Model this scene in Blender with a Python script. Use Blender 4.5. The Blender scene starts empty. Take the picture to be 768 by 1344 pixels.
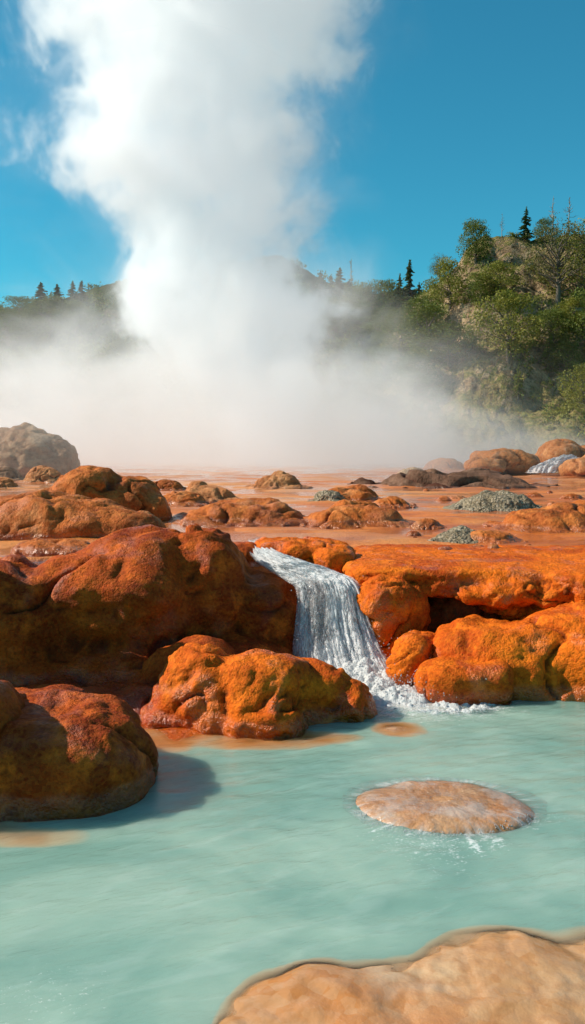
import bpy, bmesh, math, random
import numpy as np
from mathutils import Vector, Matrix
from mathutils.bvhtree import BVHTree

random.seed(7)
RNG = np.random.default_rng(7)
scene = bpy.context.scene
COL = scene.collection
R = math.radians

# ------------------------------------------------------------------ camera
FPX, CX, CY, HOR = 1100.0, 384.0, 672.0, 585.0
CAM_H = 1.6
PITCH = math.atan((CY - HOR) / FPX)
SP, CP = math.sin(PITCH), math.cos(PITCH)
TZ = 0.72                      # level of the upper terrace

cam_d = bpy.data.cameras.new('camera')
cam = bpy.data.objects.new('camera', cam_d)
COL.objects.link(cam)
cam.location = (0, 0, CAM_H)
cam.rotation_euler = (R(90) - PITCH, 0, 0)
cam_d.sensor_fit = 'VERTICAL'
cam_d.sensor_height = 24.0
cam_d.lens = 24.0 * FPX / 1344.0
cam_d.clip_end = 2000
scene.camera = cam


def ray(px, py):
    a, b = (px - CX) / FPX, (CY - py) / FPX
    return np.array([a, CP + SP * b, -SP + CP * b])


def at(px, py, depth):
    """world point seen at photo position px,py at forward distance depth"""
    d = ray(px, py)
    return np.array([0, 0, CAM_H]) + d * (depth / d[1])


def on(px, py, z):
    d = ray(px, py)
    return np.array([0, 0, CAM_H]) + d * ((z - CAM_H) / d[2])


# ------------------------------------------------------------------ noise
_perm = np.random.default_rng(11).permutation(256)
_perm = np.concatenate([_perm, _perm, _perm])
_g = np.random.default_rng(12).normal(size=(256, 3))
_g /= np.linalg.norm(_g, axis=1)[:, None]


def noise(p):
    p = np.asarray(p, dtype=np.float64)
    i = np.floor(p).astype(int)
    f = p - i
    i &= 255
    w = f * f * f * (f * (f * 6 - 15) + 10)
    out = np.zeros(len(p))
    for dx in (0, 1):
        for dy in (0, 1):
            for dz in (0, 1):
                h = _perm[_perm[_perm[i[:, 0] + dx] + i[:, 1] + dy] + i[:, 2] + dz]
                d = f - np.array([dx, dy, dz])
                dot = (_g[h] * d).sum(1)
                ww = (w[:, 0] if dx else 1 - w[:, 0]) * (w[:, 1] if dy else 1 - w[:, 1]) * (w[:, 2] if dz else 1 - w[:, 2])
                out += ww * dot
    return out * 1.6


def fbm(p, octv=4, lac=2.05, gain=0.5):
    a, s, out = 1.0, 1.0, 0
    p = np.asarray(p, dtype=np.float64)
    for k in range(octv):
        out = out + a * noise(p * s + 17.3 * k)
        a *= gain
        s *= lac
    return out


def billow(p, octv=3, gain=0.5):
    a, s, out = 1.0, 1.0, 0
    p = np.asarray(p, dtype=np.float64)
    for k in range(octv):
        out = out + a * (np.abs(noise(p * s + 9.1 * k)) - 0.28)
        a *= gain
        s *= 2.1
    return out


def sstep(a, b, x):
    t = np.clip((x - a) / (b - a), 0, 1)
    return t * t * (3 - 2 * t)


# ------------------------------------------------------------------ objects
def link(name, mesh, mat=None, parent=None, loc=(0, 0, 0), label=None, cat=None, group=None, kind=None, smooth=True):
    o = bpy.data.objects.new(name, mesh)
    COL.objects.link(o)
    o.location = loc
    if parent is not None:
        o.parent = parent
    if mat is not None and mesh is not None:
        mesh.materials.clear()
        mesh.materials.append(mat)
    if mesh is not None and smooth and len(mesh.polygons):
        mesh.polygons.foreach_set('use_smooth', np.ones(len(mesh.polygons), dtype=bool))
    if label: o['label'] = label
    if cat: o['category'] = cat
    if group: o['group'] = group
    if kind: o['kind'] = kind
    return o


def mesh_np(name, verts, faces):
    """faces: (n,4) or (n,3) int array"""
    me = bpy.data.meshes.new(name)
    verts = np.asarray(verts, dtype=np.float32)
    faces = np.asarray(faces, dtype=np.int32)
    k = faces.shape[1]
    me.vertices.add(len(verts))
    me.vertices.foreach_set('co', verts.ravel())
    me.loops.add(faces.size)
    me.loops.foreach_set('vertex_index', faces.ravel())
    me.polygons.add(len(faces))
    me.polygons.foreach_set('loop_start', np.arange(0, faces.size, k, dtype=np.int32))
    me.polygons.foreach_set('loop_total', np.full(len(faces), k, dtype=np.int32))
    me.update(calc_edges=True)
    me.validate()
    return me


def grid_faces(nr, nc):
    r, c = np.meshgrid(np.arange(nr - 1), np.arange(nc - 1), indexing='ij')
    a = (r * nc + c).ravel()
    return np.stack([a, a + 1, a + nc + 1, a + nc], 1)


def attr(me, name, vals):
    at_ = me.attributes.new(name, 'FLOAT', 'POINT')
    at_.data.foreach_set('value', np.asarray(vals, dtype=np.float32))


def coords(me):
    a = np.empty(len(me.vertices) * 3, dtype=np.float32)
    me.vertices.foreach_get('co', a)
    return a.reshape(-1, 3).astype(np.float64)


def vnormals(me):
    a = np.empty(len(me.vertices) * 3, dtype=np.float32)
    me.vertex_normals.foreach_get('vector', a)
    return a.reshape(-1, 3).astype(np.float64)


# ------------------------------------------------------------------ materials
class NT:
    def __init__(self, tree):
        self.t = tree
        self.n = tree.nodes
        self.n.clear()

    def new(self, typ, **kw):
        nd = self.n.new(typ)
        for k, v in kw.items():
            setattr(nd, k, v)
        return nd

    def put(self, sock, v):
        if isinstance(v, bpy.types.NodeSocket):
            self.t.links.new(v, sock)
        elif v is not None:
            if sock.type == 'RGBA' and len(v) == 3:
                v = (*v, 1)
            sock.default_value = v

    def math(self, op, a, b=None, c=None, clamp=False):
        nd = self.new('ShaderNodeMath', operation=op, use_clamp=clamp)
        for s, v in zip(nd.inputs, (a, b, c)):
            if v is not None: self.put(s, v)
        return nd.outputs[0]

    def noise(self, vec, scale, detail=4, rough=0.5, dist=0.0, typ='FBM'):
        nd = self.new('ShaderNodeTexNoise', noise_type=typ)
        self.put(nd.inputs['Vector'], vec)
        self.put(nd.inputs['Scale'], scale)
        self.put(nd.inputs['Detail'], detail)
        self.put(nd.inputs['Roughness'], rough)
        self.put(nd.inputs['Distortion'], dist)
        return nd.outputs[0]

    def voro(self, vec, scale, feature='F1', rand=1.0):
        nd = self.new('ShaderNodeTexVoronoi', feature=feature)
        self.put(nd.inputs['Vector'], vec)
        self.put(nd.inputs['Scale'], scale)
        self.put(nd.inputs['Randomness'], rand)
        return nd.outputs['Distance'], nd.outputs.get('Color')

    def remap(self, v, a, b, c=0.0, d=1.0, smooth=True):
        nd = self.new('ShaderNodeMapRange', interpolation_type='SMOOTHSTEP' if smooth else 'LINEAR')
        for s, x in zip(nd.inputs, (v, a, b, c, d)):
            self.put(s, x)
        return nd.outputs[0]

    def mix(self, f, a, b, blend='MIX'):
        nd = self.new('ShaderNodeMix', data_type='RGBA', blend_type=blend)
        self.put(nd.inputs[0], f)
        self.put(nd.inputs[6], a)
        self.put(nd.inputs[7], b)
        return nd.outputs[2]

    def mixs(self, f, a, b):
        nd = self.new('ShaderNodeMixShader')
        self.put(nd.inputs[0], f)
        self.t.links.new(a, nd.inputs[1])
        self.t.links.new(b, nd.inputs[2])
        return nd.outputs[0]

    def scale(self, vec, s):
        nd = self.new('ShaderNodeVectorMath', operation='MULTIPLY')
        self.put(nd.inputs[0], vec)
        self.put(nd.inputs[1], s)
        return nd.outputs[0]

    def bump(self, h, strength, dist, normal=None):
        nd = self.new('ShaderNodeBump')
        self.put(nd.inputs['Height'], h)
        self.put(nd.inputs['Strength'], strength)
        self.put(nd.inputs['Distance'], dist)
        if normal is not None: self.put(nd.inputs['Normal'], normal)
        return nd.outputs[0]

    def attr(self, name):
        return self.new('ShaderNodeAttribute', attribute_name=name).outputs['Fac']

    def schlick(self, normal, f0=.02):
        lw = self.new('ShaderNodeLayerWeight')
        self.put(lw.inputs['Blend'], .5)
        self.t.links.new(normal, lw.inputs['Normal'])
        return self.math('MULTIPLY_ADD', self.math('POWER', lw.outputs['Facing'], 5.0), 1 - f0, f0)

    def pos(self):
        return self.new('ShaderNodeNewGeometry').outputs['Position']

    def sep(self, v):
        nd = self.new('ShaderNodeSeparateXYZ')
        self.put(nd.inputs[0], v)
        return nd.outputs

    def princ(self, **kw):
        nd = self.new('ShaderNodeBsdfPrincipled')
        for k, v in kw.items():
            self.put(nd.inputs[k.replace('_', ' ')], v)
        return nd.outputs[0]

    def out(self, surf=None, vol=None):
        o = self.new('ShaderNodeOutputMaterial')
        if surf: self.t.links.new(surf, o.inputs['Surface'])
        if vol: self.t.links.new(vol, o.inputs['Volume'])


def material(name):
    m = bpy.data.materials.new(name)
    m.use_nodes = True
    return m, NT(m.node_tree)


def rock_mat(name, c1, c2, c3, pale, water_z, grain=1.0, pale_amt=0.25, wet=0.5, dark=(0.06, 0.009, 0.002), bk=1.0, peb=0.0):
    """rough mineral-crusted rock: c1 main, c2 brighter, c3 deeper; pits dark, pale crust, wet near water_z"""
    m, n = material(name)
    p = n.pos()
    big = n.noise(p, 1.7 / grain, 3, .5)
    mid = n.noise(p, 6.0 / grain, 5, .62)
    fine = n.noise(p, 42.0 / grain, 4, .6)
    vd, vc = n.voro(p, 62.0 / grain)
    pit, _ = n.voro(n.scale(p, (1, 1, 1.4)), 17.0 / grain, 'SMOOTH_F1')
    col = n.mix(n.remap(big, .38, .62), c1, c3)
    col = n.mix(n.remap(mid, .45, .7), col, c2)
    col = n.mix(n.math('MULTIPLY', n.remap(fine, .42, .68), .55), col, n.mix(.5, c3, dark))
    vv = n.new('ShaderNodeSeparateColor')
    n.t.links.new(vc, vv.inputs[0])
    col = n.mix(n.math('MULTIPLY', vv.outputs[0], .3), col, n.mix(.2, c2, pale))
    pale_f = n.math('MULTIPLY', n.remap(n.noise(p, 3.1 / grain, 5, .65), .54, .68), pale_amt)
    col = n.mix(pale_f, col, pale)
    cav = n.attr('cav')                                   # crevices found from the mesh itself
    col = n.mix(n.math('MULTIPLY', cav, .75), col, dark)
    z = n.sep(p)[2]
    wz = n.math('ADD', z, n.math('MULTIPLY', mid, -.12))
    wetf = n.math('MULTIPLY', n.remap(wz, water_z + .02, water_z - .05), 1.0)
    col = n.mix(n.math('MULTIPLY', wetf, .25), col, n.mix(.5, c3, dark))
    grit = n.noise(p, 130.0 / grain, 3, .65)
    h = n.math('ADD', n.math('MULTIPLY', vd, -.3), n.math('ADD', n.math('MULTIPLY', fine, 1.3), n.math('MULTIPLY', grit, .45)))
    nb = n.bump(mid, .25 * bk, .05 * grain)
    nb = n.bump(pit, .15 * bk, .025 * grain, nb)
    if peb:
        pv, pc = n.voro(p, 34.0 / grain)
        pv2, pc2 = n.voro(p, 60.0 / grain)
        nb = n.bump(n.math('ADD', pv, n.math('MULTIPLY', pv2, .5)), peb, -.03 * grain, nb)
        pcs = n.new('ShaderNodeSeparateColor')
        n.t.links.new(pc, pcs.inputs[0])
        col = n.mix(n.math('MULTIPLY', pcs.outputs[1], .6), col, n.mix(pcs.outputs[2], dark, pale))
        col = n.mix(n.remap(pv, .35, .7, 0, .6), col, dark)
    nb = n.bump(h, .9 * bk, .013 * grain ** .5, nb)
    wr = n.math('MINIMUM', 1.0, n.math('ADD', wetf, n.math('MULTIPLY', n.remap(n.noise(p, 4 / grain, 3), .5, .66), wet * .9)))
    rough = n.remap(wr, 0, 1, .70, .2)
    n.out(n.princ(Base_Color=col, Roughness=rough, Normal=nb, Specular_IOR_Level=n.remap(wr, 0, 1, .12, .55)))
    return m


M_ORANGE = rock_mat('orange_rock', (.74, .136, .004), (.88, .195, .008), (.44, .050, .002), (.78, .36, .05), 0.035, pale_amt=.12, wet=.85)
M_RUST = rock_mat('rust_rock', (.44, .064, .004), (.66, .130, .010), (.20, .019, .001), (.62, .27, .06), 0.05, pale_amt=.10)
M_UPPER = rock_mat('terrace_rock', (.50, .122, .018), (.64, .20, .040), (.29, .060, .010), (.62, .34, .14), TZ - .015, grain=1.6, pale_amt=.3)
M_SALMON = rock_mat('salmon_rock', (.50, .18, .055), (.60, .27, .10), (.34, .115, .035), (.52, .40, .28), TZ - .05, grain=3.0, pale_amt=.4, wet=.2)  # for far rocks: paling by distance haze is put into the colours
M_FAR = rock_mat('hazy_brown_rock', (.34, .19, .10), (.44, .28, .16), (.22, .115, .06), (.5, .4, .3), TZ - .3, grain=5.0, pale_amt=.4, wet=.1)  # haze of the far rocks mixed into the browns
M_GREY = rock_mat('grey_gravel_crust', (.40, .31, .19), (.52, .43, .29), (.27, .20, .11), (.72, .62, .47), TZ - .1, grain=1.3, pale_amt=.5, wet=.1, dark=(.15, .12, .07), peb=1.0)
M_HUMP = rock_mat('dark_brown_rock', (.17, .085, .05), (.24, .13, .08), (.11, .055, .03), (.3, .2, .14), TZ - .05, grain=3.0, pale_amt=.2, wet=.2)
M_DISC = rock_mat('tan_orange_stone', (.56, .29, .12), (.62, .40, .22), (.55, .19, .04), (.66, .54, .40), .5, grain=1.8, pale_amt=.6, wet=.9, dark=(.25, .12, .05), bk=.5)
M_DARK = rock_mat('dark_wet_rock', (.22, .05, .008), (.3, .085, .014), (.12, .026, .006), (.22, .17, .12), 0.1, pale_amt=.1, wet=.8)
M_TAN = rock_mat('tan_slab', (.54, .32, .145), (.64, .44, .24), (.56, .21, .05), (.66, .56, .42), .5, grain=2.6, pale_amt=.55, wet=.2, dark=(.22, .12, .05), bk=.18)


# ------------------------------------------------------------------ rocks
ALL_ROCKS = []


def ellipsoid(c, r, p=2.3, rot=0.0, tilt=0.0):
    return dict(c=np.array(c, float), r=np.array(r, float), p=p, rot=rot, tilt=tilt)


def E(px, py, rx, ry, depth, rd, p=2.3, rot=0.0, tilt=0.0):
    s = depth / FPX
    return ellipsoid(at(px, py, depth), (rx * s, rd, ry * s), p, rot, tilt)


def B(x0, x1, ytop, ybase, z0, ratio=0.8, p=2.3, rot=0.0, sink=.35):
    """a lump seen between x0 and x1, topping out at ytop, meeting level z0 at ybase in front"""
    yf = on((x0 + x1) / 2, ybase, z0)[1]
    w = (x1 - x0) / 2 * yf / FPX
    w = w / (1 - ratio * w / yf)if ratio * w < .5 * yf else w
    rd = ratio * w
    yc = yf + rd * .93
    top = at((x0 + x1) / 2, ytop, yc)
    h = max(top[2] - z0, .02)
    s = h * sink
    return ellipsoid((top[0], yc, z0 - s), (w * 1.02, rd, h + s), p, rot)


_ico = {}


def ico(sub):
    if sub not in _ico:
        bm = bmesh.new()
        bmesh.ops.create_icosphere(bm, subdivisions=sub, radius=1)
        bm.verts.ensure_lookup_table()
        _ico[sub] = (np.array([v.co[:] for v in bm.verts]), np.array([[v.index for v in f.verts] for f in bm.faces]))
        bm.free()
    return _ico[sub]


def lumps_mesh(lumps, voxel, smooth_it=6):
    V, F, off = [], [], 0
    v0, f0 = ico(4)
    for L in lumps:
        p = L['p']
        v = v0 / ((np.abs(v0) ** p).sum(1) ** (1 / p))[:, None] if p > 0 else v0 / ((np.hypot(v0[:, 0], v0[:, 1]) ** -p + np.abs(v0[:, 2]) ** -p) ** (-1 / p))[:, None]
        v = v * L['r']
        if L['tilt']:
            c, s = math.cos(L['tilt']), math.sin(L['tilt'])
            v = np.stack([v[:, 0] * c + v[:, 2] * s, v[:, 1], -v[:, 0] * s + v[:, 2] * c], 1)
        if L['rot']:
            c, s = math.cos(L['rot']), math.sin(L['rot'])
            v = np.stack([v[:, 0] * c - v[:, 1] * s, v[:, 0] * s + v[:, 1] * c, v[:, 2]], 1)
        V.append(v + L['c'])
        F.append(f0 + off)
        off += len(v)
    me = mesh_np('tmp', np.concatenate(V), np.concatenate(F))
    o = bpy.data.objects.new('tmp', me)
    COL.objects.link(o)
    r = o.modifiers.new('r', 'REMESH')
    r.mode = 'VOXEL'
    r.voxel_size = voxel
    s = o.modifiers.new('s', 'SMOOTH')
    s.factor = .5
    s.iterations = smooth_it
    dg = bpy.context.evaluated_depsgraph_get()
    out = bpy.data.meshes.new_from_object(o.evaluated_get(dg))
    bpy.data.objects.remove(o)
    bpy.data.meshes.remove(me)
    return out


def laplace_cavity(me, it=3):
    co = coords(me)
    nrm = vnormals(me)
    e = np.empty(len(me.edges) * 2, dtype=np.int32)
    me.edges.foreach_get('vertices', e)
    e = e.reshape(-1, 2)
    cur = co.copy()
    cnt = np.bincount(e.ravel(), minlength=len(co)).astype(float)
    cnt[cnt == 0] = 1
    for _ in range(it):
        acc = np.zeros_like(cur)
        for k in range(3):
            acc[:, k] = np.bincount(e[:, 0], cur[e[:, 1], k], minlength=len(co)) + np.bincount(e[:, 1], cur[e[:, 0], k], minlength=len(co))
        cur = acc / cnt[:, None]
    return ((cur - co) * nrm).sum(1)           # positive: hollow


def rock(name, label, lumps, mat, voxel=.03, amp=.05, size=.5, zmin=None, seed=0, cat='rock', group=None, pits=.35, smooth_it=6, flat=None, fine=1.0, crack=1.0):
    me = lumps_mesh(lumps, voxel, smooth_it)
    co = coords(me)
    nrm = vnormals(me)
    q = co + np.array([seed * 3.7, seed * 1.3, seed * 2.1])
    wq = q / (size * .8)
    q = q + .28 * size * np.stack([noise(wq + 31.1), noise(wq + 57.7), noise(wq + 83.3)], 1)
    d = amp * (1.05 * fbm(q / size, 4, gain=.42) + .8 * billow(q / size * 1.2, 3, .45))
    d = d + amp * .45 * billow(q * np.array([.4, .4, 2.4]) / size, 3)          # worn layers
    ck = noise(q / (size * 1.1) + 12.7)
    d = d - amp * crack * np.exp(-(ck / .06) ** 2) * sstep(-.25, .3, noise(q / (size * 1.5) + 40.2))
    me_d = d
    if pits:
        w = noise(q / (size * .45) + 5.5)
        d = d - amp * pits * sstep(.25, .6, w) * 1.3
    q2 = q / (size * .16)
    d = d + amp * .085 * fine * fbm(q2, 4, gain=.62)
    if flat is not None:                        # keep a level top
        k = sstep(flat - .12, flat, co[:, 2])
        d = d * (1 - .75 * k)
    co = co + nrm * d[:, None]
    me.vertices.foreach_set('co', co.astype(np.float32).ravel())
    me.update()
    if zmin is not None:
        bm = bmesh.new()
        bm.from_mesh(me)
        bmesh.ops.delete(bm, geom=[v for v in bm.verts if v.co.z < zmin], context='VERTS')
        bm.to_mesh(me)
        bm.free()
        me.update()
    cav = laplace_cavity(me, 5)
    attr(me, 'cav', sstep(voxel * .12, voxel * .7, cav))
    co = coords(me)
    base = np.array([co[:, 0].mean(), co[:, 1].mean(), co[:, 2].min()])
    me.vertices.foreach_set('co', (co - base).astype(np.float32).ravel())
    me.update()
    o = link(name, me, mat, loc=base, label=label, cat=cat, group=group)
    ALL_ROCKS.append(o)
    return o


# --- left foreground
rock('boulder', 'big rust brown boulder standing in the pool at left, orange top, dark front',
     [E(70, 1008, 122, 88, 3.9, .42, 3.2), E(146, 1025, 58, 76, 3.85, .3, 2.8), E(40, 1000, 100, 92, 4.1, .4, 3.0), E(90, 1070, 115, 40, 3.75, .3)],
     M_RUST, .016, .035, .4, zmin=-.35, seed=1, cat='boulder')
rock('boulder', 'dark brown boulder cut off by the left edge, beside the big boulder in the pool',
     [E(-55, 975, 82, 86, 3.75, .3, 2.5), E(-120, 960, 110, 120, 3.9, .4), E(-165, 930, 100, 140, 3.7, .28)], M_RUST, .02, .035, .4, zmin=-.35, seed=2, cat='boulder')  # last lump, out of view, added to cast shade on the big boulder
rock('rock', 'tall unseen brown rock past the left edge, shaped to shade the rock mass',
     [E(-255, 800, 120, 330, 5.4, .42, 2.6), E(-330, 850, 130, 230, 5.6, .55), E(-200, 900, 90, 110, 5.5, .4)], M_RUST, .03, .07, .6, zmin=-.4, seed=70)  # out of view; height shaped to throw shade across the rock mass front
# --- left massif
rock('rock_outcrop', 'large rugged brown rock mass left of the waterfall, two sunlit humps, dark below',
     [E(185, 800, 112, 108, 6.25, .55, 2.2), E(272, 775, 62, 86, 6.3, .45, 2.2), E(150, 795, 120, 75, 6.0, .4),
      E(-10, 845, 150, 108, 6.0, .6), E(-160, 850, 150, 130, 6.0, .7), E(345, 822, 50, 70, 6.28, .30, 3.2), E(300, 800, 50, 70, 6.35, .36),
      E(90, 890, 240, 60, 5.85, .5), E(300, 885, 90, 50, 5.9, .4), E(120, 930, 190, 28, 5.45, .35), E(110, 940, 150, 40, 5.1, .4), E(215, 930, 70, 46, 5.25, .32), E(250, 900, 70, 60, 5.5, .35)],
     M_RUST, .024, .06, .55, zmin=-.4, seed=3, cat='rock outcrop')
rock('rock', 'small dark rounded rock on the left bank where the stream tips over the lip',
     [E(316, 733, 27, 22, 6.9, .2), E(296, 730, 20, 20, 7.0, .2)], M_RUST, .016, .02, .25, zmin=.4, seed=4)
# --- centre foreground
rock('boulder', 'bright orange lobed boulder in front of the waterfall, dark cleft down its front',
     [E(262, 925, 64, 84, 4.95, .3, 2.2), E(335, 925, 88, 76, 4.9, .34, 2.2), E(400, 930, 74, 64, 5.0, .32), E(282, 900, 30, 52, 5.05, .2), E(298, 930, 78, 72, 4.92, .34), E(435, 930, 62, 44, 4.98, .26), E(352, 950, 62, 52, 4.72, .26),
      E(462, 940, 38, 26, 5.0, .18), E(430, 915, 40, 42, 5.1, .2), E(222, 945, 34, 30, 4.85, .18)],
     M_ORANGE, .016, .045, .32, zmin=-.3, seed=15, cat='boulder', fine=1.3, smooth_it=12)
# --- right lower rocks
rock('boulder', 'broad bright orange boulder at the right edge below the terrace cliff, beside the pool',
     [E(690, 875, 130, 68, 5.6, .42, 2.5), E(800, 865, 140, 75, 5.6, .5), E(640, 860, 70, 55, 5.65, .35), E(740, 905, 90, 30, 5.4, .25)],
     M_ORANGE, .018, .045, .4, zmin=-.3, seed=6, cat='boulder', fine=1.3)
rock('rock', 'smooth orange block with a wet shiny top at the water edge right of the foam',
     [E(600, 897, 56, 32, 5.25, .2, 2.8), E(640, 892, 32, 30, 5.28, .2, 3.0)], M_ORANGE, .014, .018, .3, zmin=-.3, seed=7, pits=.1)
rock('rock', 'lumpy orange rock with wet glints at the foot of the waterfall, right side',
     [E(540, 868, 31, 38, 5.6, .2), E(556, 850, 26, 22, 5.7, .2), E(530, 880, 24, 24, 5.5, .15)], M_ORANGE, .014, .025, .22, zmin=-.3, seed=8)
rock('rock', 'tall dark orange rock standing right beside the falling water under the lip',
     [E(505, 800, 42, 48, 6.05, .26, 2.4), E(535, 800, 28, 42, 6.15, .25, 2.6), E(500, 850, 32, 40, 6.0, .25)], M_ORANGE, .016, .035, .3, zmin=-.2, seed=9)
rock('rock', 'orange rock with cream mineral streaks at the right edge under the terrace cliff',
     [E(745, 812, 50, 24, 5.95, .3), E(800, 810, 60, 30, 5.9, .3), E(700, 822, 24, 16, 6.0, .2)], M_ORANGE, .016, .03, .25, zmin=0, seed=10)
rock('rock_wall', 'dark wet rock wall behind the falling water',
     [E(440, 830, 62, 72, 6.55, .3, 3), E(520, 850, 90, 78, 6.6, .3, 3), E(620, 850, 90, 78, 6.42, .25, 3), E(440, 880, 80, 30, 6.25, .3)],
     M_DARK, .022, .04, .35, zmin=-.3, seed=11, cat='rock wall')
# --- lip of the terrace
rock('terrace_ledge', 'long orange terrace ledge with a rough scalloped front edge, right of the waterfall',
     [ellipsoid((1.42, 6.80, .595), (1.0, .80, .13), 7, -.06), ellipsoid((2.9, 6.62, .585), (1.1, .92, .14), 7, -.05)] +
     [E(515 + k * 34, 772 + k * 1.6 + 4 * math.sin(k * 2.3), 22, 17 + 5 * math.sin(k * 1.7), 6.10 - .022 * k + .05 * math.sin(k * 3.1), .15) for k in range(0, 14) if k not in (1, 2)] +
     [E(520 + k * 31, 790 + k * 1.6 + 5 * math.sin(k * 1.3), 18, 13 + 4 * math.sin(k * 2.7), 6.22 - .022 * k + .05 * math.sin(k * 1.9), .13) for k in range(4, 15)],
     M_ORANGE, .016, .030, .2, zmin=.1, seed=12, cat='ledge', flat=.70, fine=1.4)
rock('rock', 'flat topped orange rock with scalloped wet front on the lip between stream and terrace ledge',
     [E(368, 717, 34, 11, 7.0, .26, 2.6), E(402, 725, 40, 16, 6.85, .26, 2.6), E(438, 735, 30, 20, 6.7, .24, 2.6), E(405, 719, 55, 12, 7.1, .3, 2.6)],
     M_ORANGE, .013, .022, .2, zmin=.4, seed=13, pits=.15)
# --- upper left rocks
rock('rock', 'broad low rust rock with layered sides in the upper left, at the left edge',
     [E(70, 710, 130, 62, 8.6, .7, 2.3), E(155, 705, 62, 38, 8.5, .5), E(-60, 715, 120, 60, 8.5, .7), E(30, 690, 60, 45, 8.9, .5)], M_UPPER, .03, .05, .5, zmin=.45, seed=14)
rock('rock', 'peaked rust rock with a dark right flank behind the broad low rock, upper left',
     [E(118, 660, 48, 50, 10.2, .6, 2.1), E(165, 668, 50, 42, 10.3, .6), E(200, 675, 24, 30, 10.2, .4), E(75, 672, 40, 35, 10.3, .5)], M_UPPER, .03, .055, .5, zmin=.45, seed=5)
rock('rock', 'low flat orange slab in front of the broad rust rock at the left',
     [E(72, 727, 56, 19, 7.2, .3, 2.6), E(120, 735, 32, 16, 7.1, .2)], M_UPPER, .022, .025, .3, zmin=.45, seed=16)


def low(x0, x1, yt, yb, label, mat=M_UPPER, name='rock', seed=0, extra=(), amp=None, ratio=.8, p=2.3, **kw):
    base = B(x0, x1, yt, yb, TZ - .02, ratio, p)
    L = [base]
    w = base['r'][0]
    if w > .12: L.append(ellipsoid(base['c'] * np.array([1, 1, 0]) + np.array([0, -.02, TZ - .05]), (w * 1.4, base['r'][1] * 1.35, .06 + .12 * base['r'][2]), 2.0))
    for (ax0, ax1, ayt, ayb) in extra:
        L.append(B(ax0, ax1, ayt, ayb, TZ - .02, ratio, p))
    vox = max(.012, min(.09, w * .035))
    return rock(name, label, L, mat, vox, amp or w * .08, max(.12, w * .75), zmin=TZ - .25, seed=seed, **kw)


low(245, 397, 656, 688, 'wide low salmon orange rock on the flats above the lobed lip rock', seed=21, extra=[(300, 395, 660, 688)])
low(400, 527, 664, 691, 'low domed orange rock with a ledge on top, on the wet flats right of centre', seed=22, extra=[(425, 505, 656, 684), (470, 527, 668, 690)])
low(414, 497, 640, 659, 'rust rock with a grey gravel crust on its left side, behind the domed orange rock', seed=23, extra=[(440, 495, 637, 656)])
low(410, 455, 643, 660, 'small grey gravel mound against the left side of the rust rock', M_GREY, seed=24)
low(487, 541, 652, 666, 'small flat brown rock beside the gravel crusted rust rock', seed=25)
low(540, 580, 681, 693, 'small oval orange stone alone on the wet flats in front of the pale gravel mound', seed=26, name='stone', cat='stone')
low(570, 640, 695, 712, 'low grey gravel patch capping a flat orange stone near the terrace edge', M_GREY, seed=27, extra=[(585, 625, 692, 710)])
low(610, 680, 696, 713, 'flat orange stone with dark right end beside the low grey gravel patch', seed=28)
low(603, 703, 646, 670, 'pale grey gravel mound standing in the wet flats, largest of the grey ones', M_GREY, seed=29, extra=[(620, 690, 643, 667)], fine=2.5)
low(660, 800, 668, 699, 'broad rounded orange rock at the right edge on the flats', seed=30, extra=[(690, 800, 660, 695), (720, 830, 657, 690)])
low(332, 398, 622, 641, 'small peaked brown mound far off on the flats at the foot of the steam', M_SALMON, seed=31, extra=[(350, 385, 616, 640)])
low(190, 241, 630, 645, 'dark flat topped rock behind the peaked rust rock, upper left', seed=32)
low(238, 312, 637, 657, 'low salmon rock left of the far peaked mound, lumpy top', M_SALMON, seed=33, extra=[(240, 280, 633, 653)])
low(205, 275, 645, 664, 'low rust slab just right of the peaked rust rock, upper left', seed=34)
low(30, 82, 612, 633, 'small salmon rock in front of the tall hazy boulder', M_SALMON, seed=36)
low(-30, 30, 611, 630, 'small grey brown rock cut by the left edge below the tall hazy boulder', M_FAR, seed=37)
low(-40, 24, 626, 641, 'dark low stone at the left edge above the broad rust rock', M_SALMON, seed=38)
low(490, 700, 617, 640, 'long dark low hump lying in the mist right of centre', M_HUMP, seed=39, extra=[(560, 690, 615, 638)], ratio=.45)
low(520, 562, 613, 628, 'faint pale hump in the mist behind the long dark hump', M_FAR, seed=40)
low(556, 612, 601, 618, 'pale salmon mound in the mist left of the far cascade', M_SALMON, seed=41)
rock('boulder', 'tall hazy grey brown boulder at the far left in front of the mist',
     [E(45, 610, 58, 40, 25, 1.3, 2.5), E(38, 585, 30, 27, 25.2, 1.0, 2.2), E(8, 595, 30, 33, 25.4, 1.0), E(82, 605, 22, 26, 24.8, .8)],
     M_FAR, .06, .12, 1.1, zmin=.3, seed=42, cat='boulder')
for i, (a, lab, mt) in enumerate([
        ([E(655, 607, 36, 20, 27, 1.1), E(640, 613, 30, 13, 26.6, .9), E(682, 609, 22, 15, 27, .9)], 'rounded salmon rock left of the small far cascade', M_SALMON),
        ([E(738, 598, 28, 20, 28, 1.0), E(765, 602, 30, 19, 28, 1.0), E(718, 606, 16, 14, 28.4, .7)], 'rounded orange rock behind the small far cascade, right side', M_SALMON),
        ([E(765, 615, 27, 17, 25, .8), E(795, 613, 40, 20, 25, .9)], 'orange rock at the right edge in front of the small far cascade', M_SALMON)]):
    rock('boulder', lab, a, mt, .06, .10, 1.0, zmin=.3, seed=43 + i, cat='boulder')
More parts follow.
